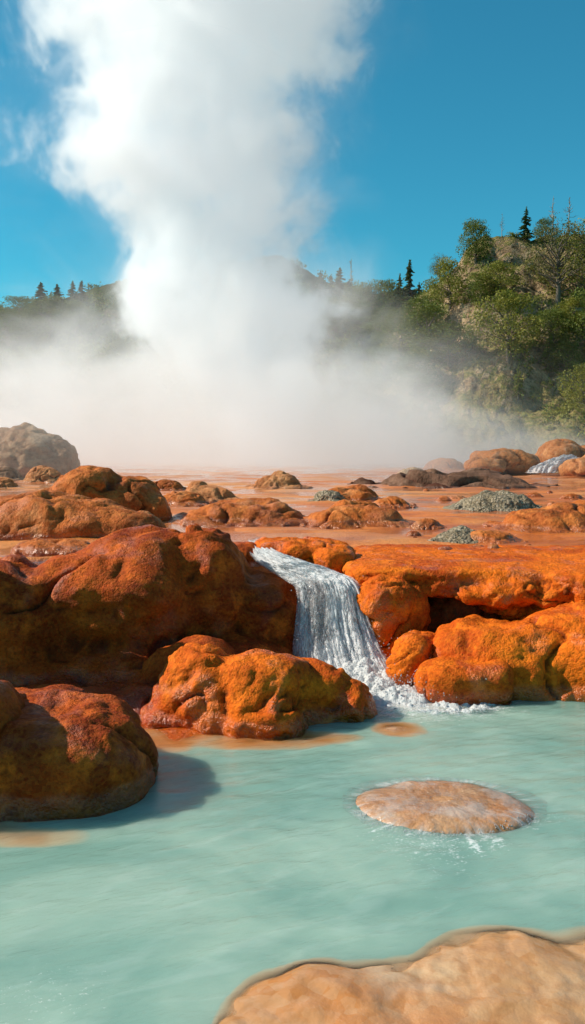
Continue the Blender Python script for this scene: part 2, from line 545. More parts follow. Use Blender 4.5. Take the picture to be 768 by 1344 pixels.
for i, (x0, x1, y0, y1, lab) in enumerate([
        (571, 598, 717, 725, 'tiny dark orange pebble stone, leftmost of the three by the terrace edge'),
        (618, 637, 715, 721, 'tiny dark orange stone, middle one of the three by the terrace edge'),
        (637, 658, 713, 724, 'tiny dark orange stone, rightmost of the three by the terrace edge'),
        (590, 612, 650, 655, 'tiny flat stone left of the pale grey gravel mound'),
        (572, 592, 651, 657, 'tiny brown stone between the flat brown rock and the pale gravel mound'),
        (690, 712, 646, 653, 'tiny salmon stone just right of the pale grey gravel mound'),
        (735, 765, 648, 656, 'tiny low salmon stone at the right edge behind the broad orange rock'),
        (25, 48, 700, 708, 'tiny dark stone in the gap of the rocks at left')]):
    if i < 7:
        low(x0, x1, y0, y1, lab, seed=50 + i, name='stone', cat='stone', group=None)
srng = np.random.default_rng(77)
k = 0
while k < 12:
    px_, py_ = srng.uniform(400, 766), srng.choice([srng.uniform(642, 668), srng.uniform(684, 732)])
    sz_ = srng.uniform(5, 11) * (.6 if py_ < 670 else 1)
    if 560 < px_ < 700 and 640 < py_ < 716: continue
    if px_ < 545 and py_ > 668 and py_ < 730 and px_ < 480: continue
    low(px_ - sz_, px_ + sz_, py_ - sz_ * .55, py_ + sz_ * .3, 'one of many small brown stones strewn over the wet orange flats', seed=100 + k, name='stone', cat='stone', group='small stones strewn over the flats')
    k += 1
# --- rocks in the pool
_d = at(580, 1056, 3.62)
rock('flat_stone', 'round flat tan stone like a table, awash in the pool, water pouring off its rim',
     [ellipsoid((_d[0], _d[1], -.025), (.375, .275, .058), -3.4), ellipsoid((_d[0] + .11, _d[1] - .05, -.03), (.30, .215, .06), -3.2), ellipsoid((_d[0] - .13, _d[1] + .03, -.03), (.27, .2, .06), -3.2),
      ellipsoid((_d[0], _d[1], -.16), (.27, .18, .14), 2.3)],
     M_DISC, .01, .007, .2, zmin=-.3, seed=61, cat='flat stone', pits=.0, fine=.4, crack=.0)


def sunk(px, py, rx, ry, rz, top, p=2.4):
    c = on(px, py, 0)
    return ellipsoid((c[0], c[1], top - rz), (rx, ry, rz), p)


rock('submerged_slab', 'wide smooth tan slab barely awash along the bottom edge of the picture',
     [sunk(560, 1352, .50, .37, .18, .022, -4), sunk(690, 1308, .37, .40, .18, .032, -4), sunk(430, 1338, .27, .30, .16, .022, -4), sunk(368, 1362, .22, .33, .16, .020, -4), sunk(345, 1410, .2, .3, .16, .014, -4),
      sunk(760, 1342, .5, .49, .2, .026, -4), sunk(560, 1480, .7, .55, .2, .024, -4), sunk(850, 1340, .4, .5, .2, .022, -4)],
     M_TAN, .012, .016, .3, zmin=-.5, seed=62, cat='slab', pits=.3, fine=.2, crack=.25)
rock('submerged_stone', 'pale sunken stone showing through the water below the left boulder',
     [sunk(40, 1098, .3, .12, .12, -.006), sunk(-40, 1090, .3, .15, .12, -.004)], M_TAN, .016, .01, .3, zmin=-.4, seed=63, cat='stone', pits=0)
rock('submerged_stone', 'pale sunken stone showing through the water just below the foam',
     [sunk(525, 957, .2, .17, .12, -.006)], M_TAN, .014, .01, .25, zmin=-.4, seed=64, cat='stone', pits=0)
rock('submerged_stone', 'orange sunken ledge in the shallows at the left foot of the orange lobed boulder',
     [sunk(225, 966, .36, .3, .14, -.003, -3), sunk(330, 974, .5, .16, .14, -.008, -3), sunk(180, 955, .3, .3, .14, -.002, -3), sunk(420, 968, .3, .14, .14, -.010, -3)], M_ORANGE, .016, .012, .3, zmin=-.4, seed=65, cat='stone')

# ------------------------------------------------------------------ ground
LIPY = 6.75
ys = np.concatenate([np.linspace(-3, 5.4, 60, endpoint=False), np.linspace(5.4, 7.0, 60, endpoint=False), 7.0 * (900 / 7.0) ** (np.linspace(0, 1, 420) ** 1.25)])
us = np.linspace(-1.6, 1.6, 420)
Y, U = np.meshgrid(ys, us, indexing='ij')
X = U * np.maximum(np.abs(Y), 5.5)
P2 = np.stack([X.ravel(), Y.ravel(), np.zeros(X.size)], 1)
lip = LIPY + .12 * noise(P2 * .9)
Z = -.5 + (TZ - .02 + .5) * sstep(lip - .35, lip + .02, P2[:, 1])
und = .035 * fbm(P2 * np.array([.7, 1.1, 1]) + 3, 4) + .012 * billow(P2 * 3.1, 3)
Z = Z + und * sstep(lip - .1, lip + .3, P2[:, 1]) * np.clip(1 + (P2[:, 1] - 12) / 20, .7, 2.2)
Z = np.where(P2[:, 1] < 5.4, Z + .05 * fbm(P2 * 1.4, 3), Z)
# the channel that feeds the waterfall
ch = np.exp(-((P2[:, 0] - (-.33 - .25 * (P2[:, 1] - 6.8))) / .3) ** 2) * sstep(10.5, 7.2, P2[:, 1]) * sstep(6.2, 6.8, P2[:, 1])
Z -= .08 * ch
ground_me = mesh_np('ground', np.stack([P2[:, 0], P2[:, 1], Z], 1), grid_faces(len(ys), len(us)))
m, n = material('orange_mineral_ground')
p = n.pos()
x_, y_, z_ = n.sep(p)
st = n.noise(n.scale(p, (.55, 1.6, 1)), 1.3, 5, .6, .6)
big = n.noise(p, .35, 4, .55)
fine = n.noise(p, 30, 4, .6)
vd, vc = n.voro(p, 55)
col = n.mix(n.remap(st, .36, .64), (.68, .18, .018), (.46, .098, .010))
col = n.mix(n.remap(big, .45, .62), col, (.66, .24, .05))
col = n.mix(n.math('MULTIPLY', n.remap(fine, .45, .7), .45), col, (.2, .07, .02))
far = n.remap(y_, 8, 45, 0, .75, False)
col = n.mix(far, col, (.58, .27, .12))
dry = n.remap(y_, 45, 75)
col = n.mix(dry, col, (.2, .16, .07))
nb = n.bump(n.noise(p, 7, 5, .6), .35, .05)
nb = n.bump(n.math('ADD', n.math('MULTIPLY', vd, -.5), fine), .6, .012, nb)
wet = n.remap(n.noise(n.scale(p, (.5, 1.3, 1)), 1.1, 4, .6), .42, .58)
n.out(n.princ(Base_Color=col, Roughness=n.remap(wet, 0, 1, .65, .28), Normal=nb))
GROUND = link('ground', ground_me, m, kind='structure')

# thin sheet of water over the flats
wy = 6.45 * (60 / 6.45) ** (np.linspace(0, 1, 260))
wu = np.linspace(-1.4, 1.4, 220)
Y, U = np.meshgrid(wy, wu, indexing='ij')
X = U * Y
P3 = np.stack([X.ravel(), Y.ravel(), np.zeros(X.size)], 1)
Zw = TZ - .024 + .002 * noise(P3 * 2.0) + .01 * sstep(9, 30, P3[:, 1])
Zw -= .03 * sstep(7.0, 6.45, P3[:, 1])
fw = mesh_np('flats', np.stack([P3[:, 0], P3[:, 1], Zw], 1), grid_faces(len(wy), len(wu)))
m, n = material('shallow_runoff_water')
p = n.pos()
hb = n.noise(n.scale(p, (1.0, 2.6, 1)), 5.0, 5, .6)
nb = n.bump(hb, .22, .02)
fr = n.schlick(nb)
gl = n.new('ShaderNodeBsdfGlossy')
n.put(gl.inputs['Color'], (.95, .95, .95))
n.put(gl.inputs['Roughness'], .07)
n.t.links.new(nb, gl.inputs['Normal'])
tr = n.new('ShaderNodeBsdfTransparent')
n.put(tr.inputs['Color'], (.99, .96, .93))
n.out(n.mixs(n.math('MULTIPLY', fr, .8), tr.outputs[0], gl.outputs[0]))
link('flats_water', fw, m, kind='structure')

# ------------------------------------------------------------------ hills
def ridge_fn(pts):
    a = np.array(pts, float)
    return lambda px: np.interp(px, a[:, 0], a[:, 1])


FAR_R = ridge_fn([(-1500, 430), (-300, 402), (0, 402), (60, 398), (110, 384), (160, 364), (210, 350), (300, 341), (365, 334), (395, 346), (425, 368), (470, 376), (560, 380), (700, 400), (1000, 420), (2300, 440)])
NEAR_R = ridge_fn([(380, 600), (430, 560), (480, 490), (520, 425), (550, 385), (575, 366), (597, 345), (606, 326), (625, 312), (648, 305), (690, 306), (715, 298), (750, 294), (775, 300), (850, 292), (1000, 300), (1300, 350), (1800, 430), (2300, 500)])


class Hill:
    def __init__(s, fn, d0, d1, d2, rough, px0, px1, pw=1.1):
        s.fn, s.d0, s.d1, s.d2, s.rough, s.px0, s.px1, s.pw = fn, d0, d1, d2, rough, px0, px1, pw

    def z(s, x, y):
        px = CX + x / y * FPX
        py = s.fn(px)
        b = (CY - py) / FPX
        slope = (-SP + CP * b) / (CP + SP * b)
        zr = CAM_H + s.d1 * slope
        t = (y - s.d0) / (s.d1 - s.d0)
        up = np.clip(t, 0, 1) ** s.pw
        band = .05 * np.sin(t * 19 + 2 * noise(np.stack([x * .1, y * .1, 0 * x], 1)))
        up = up + band * np.clip(t * (1 - t) * 4, 0, 1)
        dn = 1 - .5 * sstep(1, 1 + (s.d2 - s.d1) / (s.d1 - s.d0), t)
        q = np.stack([x, y, 0 * x], 1)
        nz = s.rough * (fbm(q / 7.0, 3) + .9 * billow(q / 3.5 + 4, 4, .6))
        base = .6
        return base - 1.5 * (t < 0) * 0 + (zr - base) * up * dn + nz * sstep(0, .15, t) * (1 - .35 * sstep(.9, 1, t)) - .3

    def mesh(s, name, nu, nv):
        us_ = np.linspace(s.px0, s.px1, nu)
        vs = np.linspace(s.d0, s.d2, nv)
        V, U = np.meshgrid(vs, us_, indexing='ij')
        x = ((U - CX) / FPX * V).ravel()
        y = V.ravel()
        return mesh_np(name, np.stack([x, y, s.z(x, y)], 1), grid_faces(nv, nu))

    def px(s, x, y, z):
        d = y
        t = (z - CAM_H) / d
        # inverse of ray(): vertical photo position
        b = (t * CP + SP) / (CP - t * SP)
        return CX + x / d * FPX * (CP + SP * b), CY - FPX * b

    def hit(s, px, py):
        """the ground point on this hill seen at px,py (last resort: the ridge)"""
        d = ray(px, py)
        k = d / d[1]
        yy = np.linspace(s.d0, s.d1, 400)
        x = k[0] * yy
        zz = CAM_H + k[2] * yy
        hz = s.z(x, yy)
        i = np.argmax(hz >= zz) if (hz >= zz).any() else int(np.argmin(zz - hz))
        return np.array([x[i], yy[i], hz[i]])


FAR = Hill(FAR_R, 62, 118, 190, .9, -1300, 2200, 1.0)
NEAR = Hill(NEAR_R, 46, 76, 112, .95, 380, 2200, 1.15)


def hill_mat(name, g1, g2, rk, rk2, scale=1.0, veg=.5):
    m, n = material(name)
    p = n.pos()
    geo = n.new('ShaderNodeNewGeometry')
    nz = n.sep(geo.outputs['True Normal'])[2]
    a = n.noise(p, .28 * scale, 5, .6)
    b = n.noise(p, 1.6 * scale, 5, .65)
    c = n.noise(p, 5 * scale, 4, .6)
    vd, _ = n.voro(p, 1.3 * scale)
    grass = n.mix(n.remap(b, .4, .62), g1, g2)
    rock_ = n.mix(n.remap(b, .38, .62), rk, rk2)
    rock_ = n.mix(n.remap(vd, .15, .5), n.mix(.7, rock_, (.03, .02, .012)), rock_)
    f = n.math('ADD', n.remap(nz, .5, .85), n.math('MULTIPLY', n.math('SUBTRACT', a, .5), 2.4))
    f = n.math('ADD', f, n.remap(n.sep(p)[2], 9, 2, 0, .5))
    f = n.remap(f, .25 + (.5 - veg), .6 + (.5 - veg))
    col = n.mix(f, rock_, grass)
    col = n.mix(n.math('MULTIPLY', n.remap(c, .45, .65), .5), col, (.035, .03, .012))
    nb = n.bump(b, .8, .5)
    nb = n.bump(c, .7, .16, nb)
    n.out(n.princ(Base_Color=col, Roughness=.95, Normal=nb, Specular_IOR_Level=.1))
    return m


M_HILL = hill_mat('hillside_ground', (.26, .20, .08), (.14, .145, .035), (.28, .18, .10), (.44, .32, .19), 1.0, .45)
M_HILLF = hill_mat('forest_ground', (.06, .07, .022), (.04, .055, .015), (.13, .10, .06), (.18, .14, .09), .6, .75)
link('hills', FAR.mesh('hills', 420, 130), M_HILLF, kind='structure')
link('hillside', NEAR.mesh('hillside', 700, 260), M_HILL, kind='structure')

# ------------------------------------------------------------------ vegetation
def leaf_mat(name, c1, c2, c3):
    m, n = material(name)
    p = n.pos()
    a = n.noise(p, .55, 3, .6)
    b = n.noise(p, 3.5, 2, .6)
    rnd = n.new('ShaderNodeNewGeometry').outputs['Random Per Island']
    col = n.mix(n.remap(a, .38, .62), c1, c2)
    col = n.mix(n.math('MULTIPLY', rnd, .6), col, c3)
    col = n.mix(n.math('MULTIPLY', n.remap(b, .45, .65), .4), col, c1)
    d = n.princ(Base_Color=col, Roughness=.6, Specular_IOR_Level=.25)
    t = n.new('ShaderNodeBsdfTranslucent')
    n.t.links.new(n.mix(.3, col, (.2, .22, .03)), t.inputs[0])
    n.out(n.mixs(.3, d, t.outputs[0]))
    return m


M_OLIVE = leaf_mat('olive_leaves', (.15, .165, .02), (.23, .225, .03), (.29, .265, .05))
M_GREEN = leaf_mat('green_leaves', (.085, .12, .018), (.13, .165, .025), (.19, .20, .038))
M_CONIF = leaf_mat('conifer_needles', (.025, .06, .02), (.045, .085, .025), (.07, .11, .032))
M_GREYG = leaf_mat('grey_green_twigs', (.10, .095, .03), (.14, .125, .045), (.17, .15, .06))
m, n = material('bark')
p = n.pos()
n.out(n.princ(Base_Color=n.mix(n.noise(p, 6, 4), (.10, .075, .05), (.19, .155, .12)), Roughness=.9))
M_BARK = m
m, n = material('dead_wood')
n.out(n.princ(Base_Color=n.mix(n.noise(n.pos(), 6, 4), (.22, .19, .15), (.34, .30, .25)), Roughness=.9))
M_DEAD = m


class Soup:
    def __init__(s):
        s.V, s.F, s.n = [], [], 0

    def add(s, v, f):
        s.V.append(np.asarray(v))
        s.F.append(np.asarray(f) + s.n)
        s.n += len(v)

    def tube(s, pts, radii, seg=6):
        pts = np.asarray(pts, float)
        k = len(pts)
        vs = []
        for i in range(k):
            d = pts[min(i + 1, k - 1)] - pts[max(i - 1, 0)]
            d = d / (np.linalg.norm(d) + 1e-9)
            a = np.cross(d, [0.3, 1, .2]); a /= np.linalg.norm(a)
            b = np.cross(d, a)
            th = np.linspace(0, 2 * math.pi, seg, endpoint=False)
            vs.append(pts[i] + radii[i] * (np.cos(th)[:, None] * a + np.sin(th)[:, None] * b))
        f = []
        for i in range(k - 1):
            for j in range(seg):
                f.append([i * seg + j, i * seg + (j + 1) % seg, (i + 1) * seg + (j + 1) % seg, (i + 1) * seg + j])
        s.add(np.concatenate(vs), f)

    def leaves(s, c, size, rng, droop=None):
        """many small bent-free quads at centres c"""
        k = len(c)
        a = rng.normal(size=(k, 3)); a /= np.linalg.norm(a, axis=1)[:, None]
        if droop is not None:
            a = a * .45 + droop
            a /= np.linalg.norm(a, axis=1)[:, None]
        b = np.cross(a, rng.normal(size=(k, 3))); b /= np.linalg.norm(b, axis=1)[:, None]
        sz = size * rng.uniform(.55, 1.3, size=(k, 1))
        asp = .5
        v = np.stack([c - a * sz, c + b * sz * asp, c + a * sz, c - b * sz * asp], 1).reshape(-1, 3)
        s.add(v, np.arange(4 * k).reshape(k, 4))

    def mesh(s, name):
        return mesh_np(name, np.concatenate(s.V), np.concatenate(s.F))


def broadleaf(seed, h=5.0, w=2.6, trunk_h=1.0, nclump=34, per=110, leaf=.16, airy=False):
    """trunk with limbs, crown of leaf clumps. base at the origin"""
    rng = np.random.default_rng(seed)
    T, Cn = Soup(), Soup()
    T.tube([(0, 0, -.4), (.03 * h * rng.normal(), .03 * h * rng.normal(), h * .3), (.04 * h * rng.normal(), .03 * h * rng.normal(), h * .62)], [.035 * h, .026 * h, .010 * h], 7)
    centres = []
    for k in range(nclump):
        t = rng.uniform(0, 1) ** .8
        z = trunk_h + (h - trunk_h) * t
        prof = math.sin(math.pi * min(.97, .12 + .80 * t)) ** .75
        a = rng.uniform(0, 2 * math.pi)
        r = w * prof * math.sqrt(rng.uniform(.12, 1)) * rng.uniform(.75, 1.12)
        centres.append((r * math.cos(a), r * math.sin(a), z))
    for i, c in enumerate(centres):
        c = np.array(c)
        if airy or i % 2 == 0:
            st = np.array([0, 0, max(h * .12, min(c[2] * .65, h * .6))])
            mid = (st + c) / 2 + rng.normal(size=3) * .08 * h * .4
            T.tube([st, mid, c], [.011 * h, .007 * h, .003 * h], 4)
        rr = (.19 if not airy else .22) * h * rng.uniform(.55, 1.1)
        k = int(per * (rr / (.19 * h)) ** 2)
        d = rng.normal(size=(k, 3)); d /= np.linalg.norm(d, axis=1)[:, None]
        d *= (rng.uniform(.35, 1, size=(k, 1)) ** .5) * np.array([rr, rr, rr * .72]) * rng.uniform(.8, 1.15, size=(k, 1))
        Cn.leaves(c + d, leaf, rng)
    return T.mesh('trunk'), Cn.mesh('crown')


def conifer(seed, h=6.0, w=1.3, per=42, leaf=.17, gap=0.0):
    rng = np.random.default_rng(seed)
    T, Cn = Soup(), Soup()
    T.tube([(0, 0, -.4), (0, 0, h * .5), (0, 0, h)], [.022 * h, .013 * h, .003 * h], 6)
    nb = int(h * 15)
    for k in range(nb):
        t = (k + rng.uniform(0, 1)) / nb
        if rng.uniform() < gap: continue
        z = h * (.07 + .93 * t)
        L = w * (1 - t) ** .85 * rng.uniform(.55, 1.1) + .06
        a = rng.uniform(0, 2 * math.pi)
        dirv = np.array([math.cos(a), math.sin(a), 0])
        m_ = max(5, int(per * L / w * 1.5))
        u = rng.uniform(.05, 1, size=(m_, 1))
        c = np.array([0, 0, z]) + dirv * L * u + np.array([0, 0, -1]) * (.38 * L * u ** 1.5) + rng.normal(size=(m_, 3)) * np.array([.09, .09, .06]) * (.5 + L * .4)
        Cn.leaves(c, leaf, rng, dirv + np.array([0, 0, -.25]))
        T.tube([(0, 0, z), np.array([0, 0, z]) + dirv * L * .8 - np.array([0, 0, .25 * L])], [.006 * h, .002 * h], 3)
    Cn.leaves(np.array([0, 0, h]) + rng.normal(size=(14, 3)) * np.array([.05, .05, .16]), leaf * .8, rng, np.array([0, 0, 1]))
    return T.mesh('trunk'), Cn.mesh('crown')


def snag(seed, h=4.0, spread=.22, nb=30):
    rng = np.random.default_rng(seed)
    T, Bn = Soup(), Soup()
    T.tube([(0, 0, -.4), (.02 * h, 0, h * .4), (0, .01 * h, h * .75), (.015 * h, 0, h)], [.020 * h, .015 * h, .008 * h, .003 * h], 6)
    for k in range(nb):
        t = rng.uniform(.22, .98)
        a = rng.uniform(0, 2 * math.pi)
        L = spread * h * (1.15 - t) * rng.uniform(.5, 1.3)
        st = np.array([0.01 * h, 0, h * t])
        e = st + np.array([math.cos(a) * L, math.sin(a) * L, L * rng.uniform(-.1, .7)])
        md = (st + e) / 2 + np.array([0, 0, -.12 * L])
        Bn.tube([st, md, e], [.0065 * h, .0045 * h, .002 * h], 4)
        e2 = md + np.array([math.cos(a + .8) * L * .4, math.sin(a + .8) * L * .4, L * .35])
        Bn.tube([md, e2], [.0045 * h, .002 * h], 3)
    for v_, f_ in zip(Bn.V, Bn.F): T.V.append(v_)
    k0 = T.n
    T.F += [f_ + k0 for f_ in Bn.F]
    return T.mesh('trunk'), None


PROTO = {
    'bushA': (broadleaf(101, 5, 2.4, .4, 52, 170, .10), 5.0), 'bushB': (broadleaf(102, 5, 2.6, .3, 56, 170, .10), 5.0),
    'bushC': (broadleaf(103, 5, 1.9, .4, 48, 170, .10), 5.0), 'airy': (broadleaf(104, 6, 2.3, 1.0, 44, 95, .085, True), 6.0),
    'conA': (conifer(105, 6, 1.25), 6.0), 'conB': (conifer(106, 6, 1.6, gap=.1), 6.0), 'conC': (conifer(107, 6, 2.1, 34), 6.0),
    'snagA': (snag(108), 4.0), 'snagB': (snag(109, 4, .3, 24), 4.0), 'snagC': (snag(110, 4, .14, 40), 4.0),
}


def plant(hill, kind, px, pyb, pyt, label, mat, name, cat, wide=1.0, group=None, rot=None, pt=None):
    (tm, cm), h0 = PROTO[kind]
    b = hill.hit(px, pyb) if pt is None else pt
    d = b[1]
    h = (pyb - pyt) / FPX * d * 1.03
    s = h / h0
    e = link(name, None, loc=tuple(b - np.array([0, 0, .12 * s])), label=label, cat=cat, group=group)
    e.scale = (s * wide, s * wide, s)
    e.rotation_euler = (0, 0, random.uniform(0, 6.28) if rot is None else rot)
    dead = kind.startswith('snag')
    parts = (('trunk', tm, M_DEAD if dead else M_BARK), ('branches' if dead else 'crown', cm, M_DEAD if dead else mat))
    for nm, me, mt in parts:
        if me is None: continue
        if not len(me.materials):
            me.materials.append(None)
        o = bpy.data.objects.new(nm, me)
        COL.objects.link(o)
        o.parent = e
        o.material_slots[0].link = 'OBJECT'
        o.material_slots[0].material = mt
    return e


G1, G2 = 'trees and bushes on the right hill', 'conifers on the far ridge'
for a in [
    ('bushC', 624, 346, 295, 'bushy dark green tree above the brown crag on the upper left of the hill', M_GREEN, 'bushy_tree', 'tree', 1.0),
    ('conB', 690, 316, 277, 'small dark conifer on the hilltop left of the two bare trees', M_CONIF, 'conifer', 'tree', 1.25),
    ('bushA', 716, 322, 292, 'dark round bush on the hilltop just right of the small conifer', M_GREEN, 'bush', 'bush', 1.15),
    ('snagA', 725, 300, 251, 'bare dead tree on the hilltop, left one of the two tall ones', None, 'dead_tree', 'dead tree', 1.0),
    ('snagB', 747, 300, 252, 'bare dead tree on the hilltop, right one of the two tall ones, wide branches', None, 'dead_tree', 'dead tree', 1.0),
    ('snagA', 659, 306, 276, 'small bare dead tree on the hilltop left of the conifer', None, 'dead_tree', 'dead tree', .8),
    ('airy', 732, 402, 302, 'tall airy olive tree with visible trunk and fine twigs below the hilltop', M_GREYG, 'airy_tree', 'tree', 1.05),
    ('airy', 772, 398, 300, 'airy green tree at the right edge below the hilltop', M_OLIVE, 'airy_tree', 'tree', 1.2),
    ('bushB', 667, 474, 392, 'large round sunlit olive bush in the middle of the hill', M_OLIVE, 'bush', 'bush', 1.05),
    ('bushA', 590, 408, 348, 'round sunlit green bush below the brown crag', M_OLIVE, 'bush', 'bush', 1.0),
    ('airy', 578, 372, 338, 'thin feathery bush on the skyline left of the brown crag', M_GREYG, 'bush', 'bush', 1.0),
    ('bushB', 655, 392, 348, 'olive bush between the brown crag and the airy tree', M_OLIVE, 'bush', 'bush', 1.2),
    ('bushC', 632, 400, 362, 'small dark bush just right of the round sunlit bush below the crag', M_GREEN, 'bush', 'bush', 1.2),
    ('bushB', 722, 458, 410, 'dark green bush right of the large round olive bush', M_GREEN, 'bush', 'bush', 1.2),
    ('bushA', 775, 470, 385, 'dark green bush at the right edge at mid height of the hill', M_GREEN, 'bush', 'bush', 1.0),
    ('conC', 720, 492, 440, 'young bright conifer below the dark bush on the right of the hill', M_GREEN, 'young_conifer', 'tree', 1.0),
    ('conC', 680, 528, 484, 'young pale conifer standing at the hill foot above the far rocks', M_GREEN, 'young_conifer', 'tree', .8),
    ('bushB', 768, 545, 484, 'olive bush at the right edge at the hill foot', M_OLIVE, 'bush', 'bush', 1.0),
    ('bushA', 745, 495, 455, 'small green bush between the young conifer and the right edge', M_GREEN, 'bush', 'bush', 1.2),
    ('bushB', 590, 480, 428, 'shaded green bush left of the large round olive bush, half in mist', M_GREEN, 'bush', 'bush', 1.2),
    ('bushC', 560, 470, 405, 'dark bush right of the tall conifer, fading into mist', M_GREEN, 'bush', 'bush', 1.3),
    ('bushC', 750, 440, 395, 'olive bush near the right edge under the airy tree', M_OLIVE, 'bush', 'bush', 1.2),
    ('bushC', 545, 520, 465, 'faint dark bush low in the mist at the left foot of the hill', M_GREEN, 'bush', 'bush', 1.2),
    ('bushB', 528, 470, 415, 'shaded bush on the left flank of the hill under the tall conifer', M_GREEN, 'bush', 'bush', 1.2),
    ('bushA', 503, 515, 462, 'faint bush at the misty left foot of the hill', M_GREEN, 'bush', 'bush', 1.3),
    ('bushB', 556, 440, 392, 'green bush on the left shoulder of the hill right of the conifers', M_GREEN, 'bush', 'bush', 1.2),
    ('bushA', 478, 550, 500, 'faintest bush in the mist at the very left foot of the hill', M_GREEN, 'bush', 'bush', 1.3),
    ('bushA', 800, 330, 280, 'round bush beyond the right edge on the hilltop', M_GREEN, 'bush', 'bush', 1.2),
]:
    if a[1] < 790:
        plant(NEAR, a[0], *a[1:5], a[5], a[6], a[7], wide=a[8], group=G1 if 'dead' not in a[6] else None)
for a in [
    ('conA', 537, 425, 349, 'tall dark pointed conifer left of the hill, taller than all near it', M_CONIF, 1.15),
    ('conB', 524, 425, 366, 'shorter dark conifer touching the left side of the tall pointed one', M_CONIF, 1.1),
    ('conB', 550, 425, 376, 'short dark conifer touching the right side of the tall pointed one', M_CONIF, 1.2),
    ('conA', 446, 412, 358, 'slim conifer on the far ridge just left of the thin bare trunk', M_CONIF, 1.55),
    ('conB', 434, 412, 366, 'conifer on the far ridge second left of the thin bare trunk', M_CONIF, 1.55),
    ('conB', 421, 405, 361, 'conifer on the far ridge closest to the steam, right of it', M_CONIF, 1.55),
    ('conA', 458, 412, 372, 'small conifer on the far ridge just right of the thin bare trunk', M_CONIF, 1.6),
    ('bushB', 480, 430, 378, 'round green tree on the far ridge right of the thin bare trunk', M_GREEN, 1.1),
    ('bushA', 504, 430, 374, 'round green tree on the far ridge left of the tall pointed conifer', M_GREEN, 1.1),
    ('bushB', 470, 450, 405, 'round dark tree lower on the far slope above the mist', M_GREEN, 1.3),
    ('bushB', 510, 460, 410, 'round dark tree low on the far slope below the tall pointed conifer', M_GREEN, 1.3),
    ('bushC', 440, 440, 395, 'dark tree low on the far slope beside the steam', M_GREEN, 1.4),
    ('conA', 55, 420, 376, 'conifer on the left ridge, leftmost of the pointed ones', M_CONIF, 1.5 * 1.3),
    ('conA', 76, 420, 378, 'conifer on the left ridge, second pointed one from the left', M_CONIF, 1.5 * 1.3),
    ('conB', 96, 412, 374, 'conifer on the left ridge, third pointed one from the left', M_CONIF, 1.5 * 1.1),
    ('conA', 108, 408, 372, 'conifer on the left ridge, the one nearest the steam', M_CONIF, 1.5 * 1.2),
    ('bushB', 65, 445, 395, 'round green tree below the conifers on the left ridge', M_GREEN, 1.4),
    ('bushA', 25, 430, 393, 'round green tree at the far left on the ridge', M_GREEN, 1.5),
    ('bushB', 100, 440, 400, 'round dark tree on the left slope just above the mist', M_GREEN, 1.4),
    ('bushA', 10, 455, 412, 'dark tree low on the left slope at the left edge', M_GREEN, 1.6),
]:
    plant(FAR, *a[:4], a[4], a[5], 'conifer' if a[0].startswith('con') else 'broadleaf_tree', 'tree', wide=a[6], group=G2 if a[0].startswith('con') else 'round trees on the far slope')
plant(FAR, 'snagC', 460, 412, 342, 'thin bare dead trunk rising above the far ridge', None, 'dead_tree', 'dead tree')


def undergrowth(hill, name, mat, count, px0, px1, seed, size, leaf, per, label):
    rng = np.random.default_rng(seed)
    S = Soup()
    px = rng.uniform(px0, px1, count * 3)
    y = rng.uniform(hill.d0 + 2, hill.d1 + 6, count * 3)
    x = (px - CX) / FPX * y
    keep = noise(np.stack([x / 5, y / 5, 0 * x + seed], 1)) > -.05
    x, y = x[keep][:count], y[keep][:count]
    z = hill.z(x, y)
    for i in range(len(x)):
        qx, qy = hill.px(x[i], y[i], z[i])
        if hill is NEAR and ((590 < qx < 690 and 300 < qy < 352) or (560 < qx < 640 and 398 < qy < 430) or (600 < qx < 720 and qy > 488)) and rng.uniform() < .85: continue
        r = size * rng.uniform(.4, 1.25)
        k = int(per * rng.uniform(.6, 1.2))
        d = rng.normal(size=(k, 3)); d /= np.linalg.norm(d, axis=1)[:, None]
        d = d * rng.uniform(.3, 1, size=(k, 1)) * np.array([r, r, r * .7])
        S.leaves(np.array([x[i], y[i], z[i] + r * .25]) + d, leaf, rng)
    link(name, S.mesh(name), mat, kind='stuff', label=label, cat='undergrowth', smooth=False)


undergrowth(NEAR, 'undergrowth', M_OLIVE, 700, 440, 1100, 5, .55, .10, 60, 'low olive scrub covering the right hill between its bushes')
undergrowth(NEAR, 'dark_undergrowth', M_GREEN, 330, 430, 1100, 6, .8, .11, 80, 'darker green scrub in the hollows of the right hill')
undergrowth(FAR, 'forest', M_GREEN, 1500, -500, 1000, 8, 1.5, .22, 70, 'far wood covering the slopes behind the steam')

# ------------------------------------------------------------------ waterfall
def catmull(P, t):
    P = np.asarray(P, float)
    k = len(P) - 1
    f = np.clip(t, 0, 1) * k
    i = np.minimum(f.astype(int), k - 1)
    u = (f - i)[:, None]
    g = lambda j: P[np.clip(j, 0, k)]
    a, b, c, d = g(i - 1), g(i), g(i + 1), g(i + 2)
    return .5 * (2 * b + (c - a) * u + (2 * a - 5 * b + 4 * c - d) * u * u + (3 * b - a - 3 * c + d) * u ** 3)


